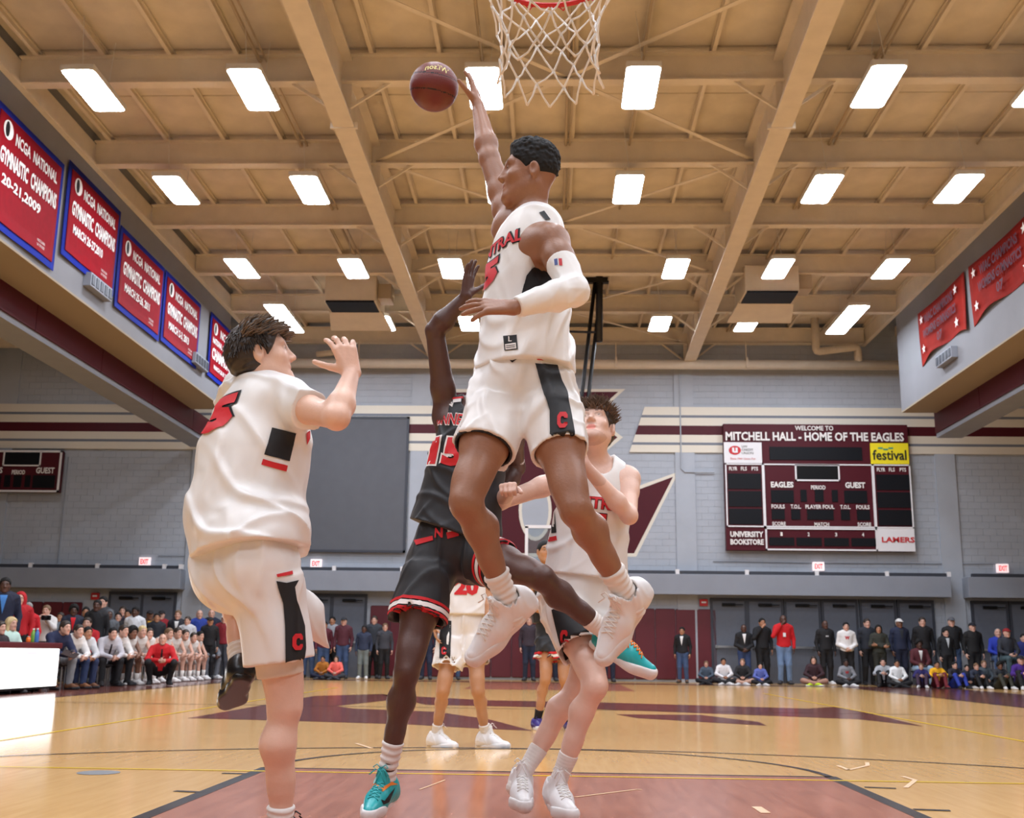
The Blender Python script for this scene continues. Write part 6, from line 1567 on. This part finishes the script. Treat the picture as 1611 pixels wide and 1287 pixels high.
# --- crowd standing behind the bench and the table
back = [(8, 921, 21.2, 'stand', 'd', NV, BK, 'short', 'k', 'tall man in dark coat over blue shirt at the left edge'),
        (32, 943, 22.6, 'stand', 'p', RD, BK, 'hood', 'k', 'person in red hoodie with the hood up'),
        (44, 957, 23.2, 'stand', 'p', (206, 26, 40), BK, 'short', 'g', 'grey-haired man in red polo shirt behind the scorer table'),
        (73, 961, 24.0, 'stand_camera', 'p', (222, 218, 214), GY, 'short', 'l', 'person in white T-shirt holding up a black camera'),
        (95, 971, 27.5, 'stand', 't', (124, 138, 150), BK, 'short', 'b', 'person in grey-blue shirt behind the photographer'),
        (116, 961, 25.6, 'stand', 'd', (38, 42, 60), BK, 'curly', 'k', 'man in dark jacket over bright red hoodie'),
        (135, 963, 28.2, 'stand', 't', (60, 56, 60), BK, 'short', 'k', 'person half hidden behind the red-hooded man'),
        (137, 981, 25.0, 'chair', 'p', RD, BK, 'short', 'b', 'face and red sleeve showing behind the tie-wearing coach'),
        (153, 953, 25.2, 'stand', 'd', BK, BK, 'short', 'k', 'man in black coat in front of the tall young man'),
        (162, 948, 27.0, 'stand', 'p', DG, BK, 'short', 'k', 'tall pale young man beside the double doors'),
        (172, 968, 25.8, 'stand', 'd', (88, 92, 98), DG, 'hood', 'k', 'man in grey hooded coat'),
        (186, 971, 29.5, 'stand', 'p', BK, BK, 'short', 'k', 'dark-haired person right of the grey hooded coat'),
        (193, 962, 32.0, 'stand', 'p', (70, 60, 70), BK, 'short', 'b', 'farther of the two faces left of the white-shirted man'),
        (201, 967, 30.4, 'stand', 't', (44, 44, 60), BK, 'short', 'k', 'nearer of the two faces left of the white-shirted man'),
        (213, 963, 28.0, 'stand', 'd', (226, 228, 232), BK, 'short', 'k', 'man in white shirt standing above the bushy-haired player'),
        (236, 968, 30.0, 'stand', 'm', (92, 60, 30), BK, 'cap', 'k', 'person in dark cap with yellow and red top'),
        (247, 972, 28.6, 'stand', 't', (34, 36, 44), BK, 'short', 'k', 'man in black zipped coat above the crouching coach'),
        (254, 968, 31.5, 'stand', 'p', (150, 24, 36), BK, 'cap', 'k', 'person in red jacket behind the black zipped coat'),
        (280, 968, 30.4, 'stand', 'p', (36, 38, 48), BK, 'short', 'l', 'man in dark sweater with white collar by the double doors'),
        (295, 977, 29.6, 'stand', 'p', (208, 208, 212), GY, 'short', 'b', 'boy in pale grey printed sweatshirt'),
        (314, 967, 31.2, 'stand', 'p', (38, 62, 150), BK, 'thin', 'g', 'balding man in bright blue jacket'),
        (331, 978, 29.8, 'stand', 't', BK, BK, 'cap', 'k', 'man in black polo and black cap'),
        (333, 966, 32.3, 'stand', 'p', NV, BK, 'thin', 'l', 'man in navy behind the black polo'),
        (353, 974, 30.6, 'stand', 'p', (130, 30, 40), (70, 72, 80), 'cap', 'k', 'person in white cap and red and black jacket')]
for i, (px, py, Y, kd, sk, sh, pa, hr, hc, lb) in enumerate(back):
    person(lb, px, py, Y, kd, sk, sh, pa, hr, hc, rot=25-(i % 5)*6, group=G2, hcol=(WH if 'white cap' in lb else ((30, 26, 30) if hr == 'cap' else None)), prt=(('UWL', RD, .2, .09) if 'printed' in lb else None), vee=VEE(lb))
r = person('blonde woman in mint top seated at the scorer table', 18, 982, 19.8, 'chair', 'p', (196, 226, 214), DG, 'long', 'y', rot=70, group=G2); chair(r.location, r.rotation_euler[2], r.scale[0], 'folding chair under the blonde woman at the table', None)
r = person('person in dark top seated at the table beside the blonde woman', 1, 988, 19.0, 'chair', 'p', (50, 40, 44), DG, 'short', 'b', rot=70, group=G2); chair(r.location, r.rotation_euler[2], r.scale[0], 'folding chair at the table cut by the left edge', None)
p_ = at(73, 972, Y=23.7); o = thing('camera_body', 'black camera held up by the person in white T-shirt', 'camera', p_)
MB().box((p_[0]-.09, p_[1]-.05, p_[2]-.05), (p_[0]+.09, p_[1]+.03, p_[2]+.05)).build('housing', M_black, o, bevel=.01); MB().lathe([(.045, 0), (.05, .05), (.05, .12)], (p_[0], p_[1]-.16, p_[2]), 12, 'Y').build('barrel', M_black, o)
# --- far wall, centre
cen = [(488, 972, 32.6, 'stand', 'p', (60, 64, 72), JN, 'cap', 'k', 'man in dark jacket and jeans partly behind the white shorts', 0),
       (523, 977, 33.0, 'stand', 't', (150, 152, 158), BK, 'short', 'k', 'woman in grey top behind the maroon sweatshirt', 0),
       (511, 984, 32.4, 'stand', 't', (96, 34, 48), JN, 'short', 'k', 'person in maroon jacket with bent arm and jeans', 10),
       (541, 978, 32.2, 'stand_down', 'p', (84, 36, 48), JN, 'cap', 'k', 'heavy man in maroon sweatshirt, cap and jeans', 0),
       (573, 990, 32.0, 'stand', 'd', (44, 54, 78), (120, 130, 128), 'short', 'k', 'boy in blue vest with light camouflage trousers and white shoes', 0),
       (589, 976, 32.9, 'stand', 'p', (52, 56, 64), BK, 'short', 'b', 'tall man in dark puffer jacket', 0),
       (606, 987, 32.4, 'stand', 'p', (60, 62, 70), BK, 'short', 'l', 'sandy-haired boy in black and grey jacket', 15),
       (672, 978, 32.4, 'stand', 'p', (40, 44, 60), (34, 44, 70), 'short', 'b', 'person in dark jeans between the blocker and the upcourt player', 0),
       (716, 980, 32.6, 'stand', 'p', (44, 46, 58), JN, 'short', 'b', 'person in jeans seen between the upcourt player’s legs', 0),
       (833, 977, 32.4, 'stand', 'p', (60, 50, 60), (36, 44, 66), 'short', 'l', 'person in dark jeans left of the purple-shoed opponent', 0),
       (868, 979, 32.6, 'stand', 'p', NV, (34, 42, 66), 'short', 'b', 'person in navy behind the purple-shoed opponent', 0),
       (958, 985, 32.6, 'stand', 't', NV, (36, 44, 70), 'short', 'k', 'person in navy behind the bent white leg', 0),
       (508, 1037, 31.4, 'cross', 't', (178, 110, 34), NV, 'short', 'k', 'child in mustard and black jacket sitting on the floor', 0),
       (529, 1037, 31.1, 'cross', 'p', (244, 112, 100), DG, 'long', 'b', 'girl in coral hoodie sitting cross-legged', 0)]
for px, py, Y, kd, sk, sh, pa, hr, hc, lb, rt in cen:
    person(lb.replace('’', ''), px, py, Y, kd, sk, sh, pa, hr, hc, (226, 226, 226) if 'white shoes' in lb else (60, 60, 64), rt, group=S_, hcol=((40, 42, 48) if hr == 'cap' else None))
# --- far wall, right
ri = thing('bleacher_riser', 'low dark riser carrying the chairs at the right edge', 'riser', (13.2, 31.6, 0))
MB().box((11.9, 30.55, .22), (16, 32.9, .28)).build('deck', cloth((60, 62, 68)), ri)
for x in (12.0, 14.0, 15.9): MB().box((x-.05, 30.6, 0), (x+.05, 32.85, .22)).build('frame', M_black, ri)
rt_ = [(1073, 993, 32.6, 'stand', 't', BK, JN, 'short', 'k', 'man in black jacket and white T-shirt against the maroon pads', (110, 80, 60)),
       (1170, 989, 32.8, 'stand_clasp', 'd', BK, (48, 68, 110), 'thin', 'k', 'man in black jacket with white V collar by the push bar', BK),
       (1199, 980, 32.9, 'stand_face', 't', BK, BK, 'short', 'k', 'man in black hoodie with hand at his face', BK),
       (1232, 975, 32.4, 'stand_face', 'd', (200, 18, 28), (110, 136, 172), 'thin', 'k', 'big man in red coat with white badge and light jeans', (60, 60, 64)),
       (1298, 983, 32.8, 'stand', 'd', BK, BK, 'thin', 'k', 'man in black tracksuit with small white logo', (220, 220, 220)),
       (1331, 986, 32.6, 'stand_clasp', 'p', (230, 228, 226), BK, 'short', 'k', 'young man in white long-sleeved shirt with red W', BK),
       (1364, 981, 33.0, 'stand', 'p', (38, 42, 52), BK, 'short', 'b', 'man in dark blue-grey jacket left of the long-haired woman', BK),
       (1382, 990, 32.6, 'stand_cross', 't', (48, 50, 42), (40, 42, 36), 'long', 'k', 'long-haired woman in dark olive coat', BK),
       (1415, 981, 32.9, 'stand', 'm', (32, 40, 66), NV, 'cap', 'k', 'man in white cap and navy jacket by the doors', BK),
       (1451, 979, 32.9, 'stand', 'p', BK, BK, 'short', 'b', 'man in long black coat behind the maroon-jacketed child', BK),
       (1488, 996, 32.4, 'stand', 'p', (24, 26, 30), BK, 'short', 'k', 'woman in black jacket with pale scarf in front of the pillar', BK),
       (1497, 979, 33.0, 'stand', 'p', (26, 26, 30), JN, 'cap', 'k', 'man in grey cap and black shirt against the pillar', BK),
       (1530, 987, 32.4, 'stand', 'p', (20, 20, 22), BK, 'cap', 'k', 'heavy man in black coat with fur collar and white-badged cap', BK),
       (1570, 996, 32.0, 'chair', 'p', (34, 56, 170), JN, 'thin', 'g', 'man in bright blue jacket seated near the right edge', (200, 200, 200)),
       (1584, 996, 31.2, 'chair', 'p', (46, 50, 60), (70, 90, 96), 'cap', 'k', 'man in red cap and dark jacket seated beside the bright blue jacket', (200, 200, 200)),
       (1610, 1004, 31.8, 'chair', 'p', (30, 40, 110), BK, 'short', 'k', 'person in navy with red round emblem cut by the right edge', BK),
       (1446, 1014, 31.9, 'chair', 'd', (84, 30, 38), (150, 176, 200), 'curly', 'k', 'child in maroon jacket and white T-shirt sitting higher', BK),
       (1111, 1045, 31.4, 'cross', 'p', (70, 84, 100), BK, 'short', 'l', 'small child in slate sweater by the maroon pads', BK),
       (1138, 1041, 31.2, 'cross', 't', (226, 224, 226), BK, 'short', 'k', 'child in white hoodie looking down at a phone', (210, 210, 210)),
       (1168, 1042, 31.2, 'cross', 'p', (30, 30, 34), (190, 150, 130), 'short', 'l', 'child in black printed shirt with bare legs', (210, 210, 210)),
       (1196, 1048, 31.0, 'cross', 'p', (90, 104, 178), BK, 'short', 'k', 'child in blue and white patterned hoodie', (210, 210, 210)),
       (1280, 1039, 31.2, 'cross', 'p', (52, 26, 34), (170, 128, 110), 'long', 'b', 'long-haired woman in maroon and black with neon shoes', (196, 220, 40)),
       (1331, 1043, 31.2, 'cross', 'd', (128, 130, 136), BK, 'short', 'k', 'child in grey pullover below the red W shirt', (220, 220, 220)),
       (1389, 1042, 31.3, 'knees', 'p', (168, 172, 178), BK, 'short', 'k', 'child in pale grey sweatshirt with black knee raised', BK),
       (1411, 1044, 31.0, 'cross', 't', (232, 234, 234), BK, 'short', 'k', 'child in white hoodie leaning back with legs forward', BK),
       (1449, 1049, 30.9, 'knees', 'p', (40, 34, 96), (60, 40, 60), 'short', 'l', 'child in purple-blue printed shirt', (200, 200, 200)),
       (1474, 1046, 30.9, 'knees', 't', (236, 176, 20), (110, 30, 40), 'short', 'k', 'child in bright yellow hoodie', (120, 30, 40)),
       (1502, 1047, 30.8, 'knees', 'p', (34, 32, 44), (40, 60, 160), 'short', 'k', 'child in dark jacket with blue trousers', BK),
       (1521, 1051, 30.9, 'cross', 'p', (30, 30, 48), BK, 'short', 'k', 'dark-haired child in navy second right of the yellow hoodie', (220, 220, 220)),
       (1536, 1049, 30.7, 'knees', 'p', (40, 48, 66), BK, 'short', 'l', 'child with chin on hand and white shoes', (226, 226, 226)),
       (1548, 1045, 31.2, 'cross', 'p', (70, 80, 88), BK, 'short', 'l', 'child in slate top under the bright blue jacket', BK),
       (1573, 1048, 30.6, 'knees', 'm', (46, 50, 56), (60, 60, 50), 'curly', 'k', 'curly-haired child reaching forward in dark grey', (222, 222, 222)),
       (1606, 1039, 30.2, 'knees', 'p', (70, 34, 130), BK, 'cap', 'k', 'person in purple T-shirt and cap at the right edge', (226, 226, 226))]
for i, (px, py, Y, kd, sk, sh, pa, hr, hc, lb, shc) in enumerate(rt_):
    hcol = None
    if hr == 'cap': hcol = WH if 'white cap' in lb else ((150, 30, 36) if 'red cap' in lb else ((96, 98, 104) if 'grey cap' in lb else (28, 30, 40)))
    prt = ('W', (190, 30, 40), .13, .10) if 'red W' in lb else (('BADGERS', (200, 204, 210), .2, .06) if 'small white logo' in lb else (('G', (40, 90, 50), .14, .11) if 'yellow hoodie' in lb and kd == 'knees' and 'bright' in lb else (('K', (200, 200, 220), .1, .1) if 'purple-blue' in lb else None)))
    if prt and prt[0] == 'BADGERS': prt = ('N', (210, 212, 216), .07, .04)
    r = person(lb, px, py, Y, kd, sk, sh, pa, hr, hc, shc, -6+(i*37 % 25)-10, group=S_, hcol=hcol, prt=prt, badge='white badge' in lb, vee=VEE(lb), base=.28 if (kd == 'chair' and px > 1500) else 0)
    if kd == 'chair': chair(r.location, r.rotation_euler[2], r.scale[0], 'folding chair under the '+' '.join(lb.split()[:6]), 'chairs at the far wall')
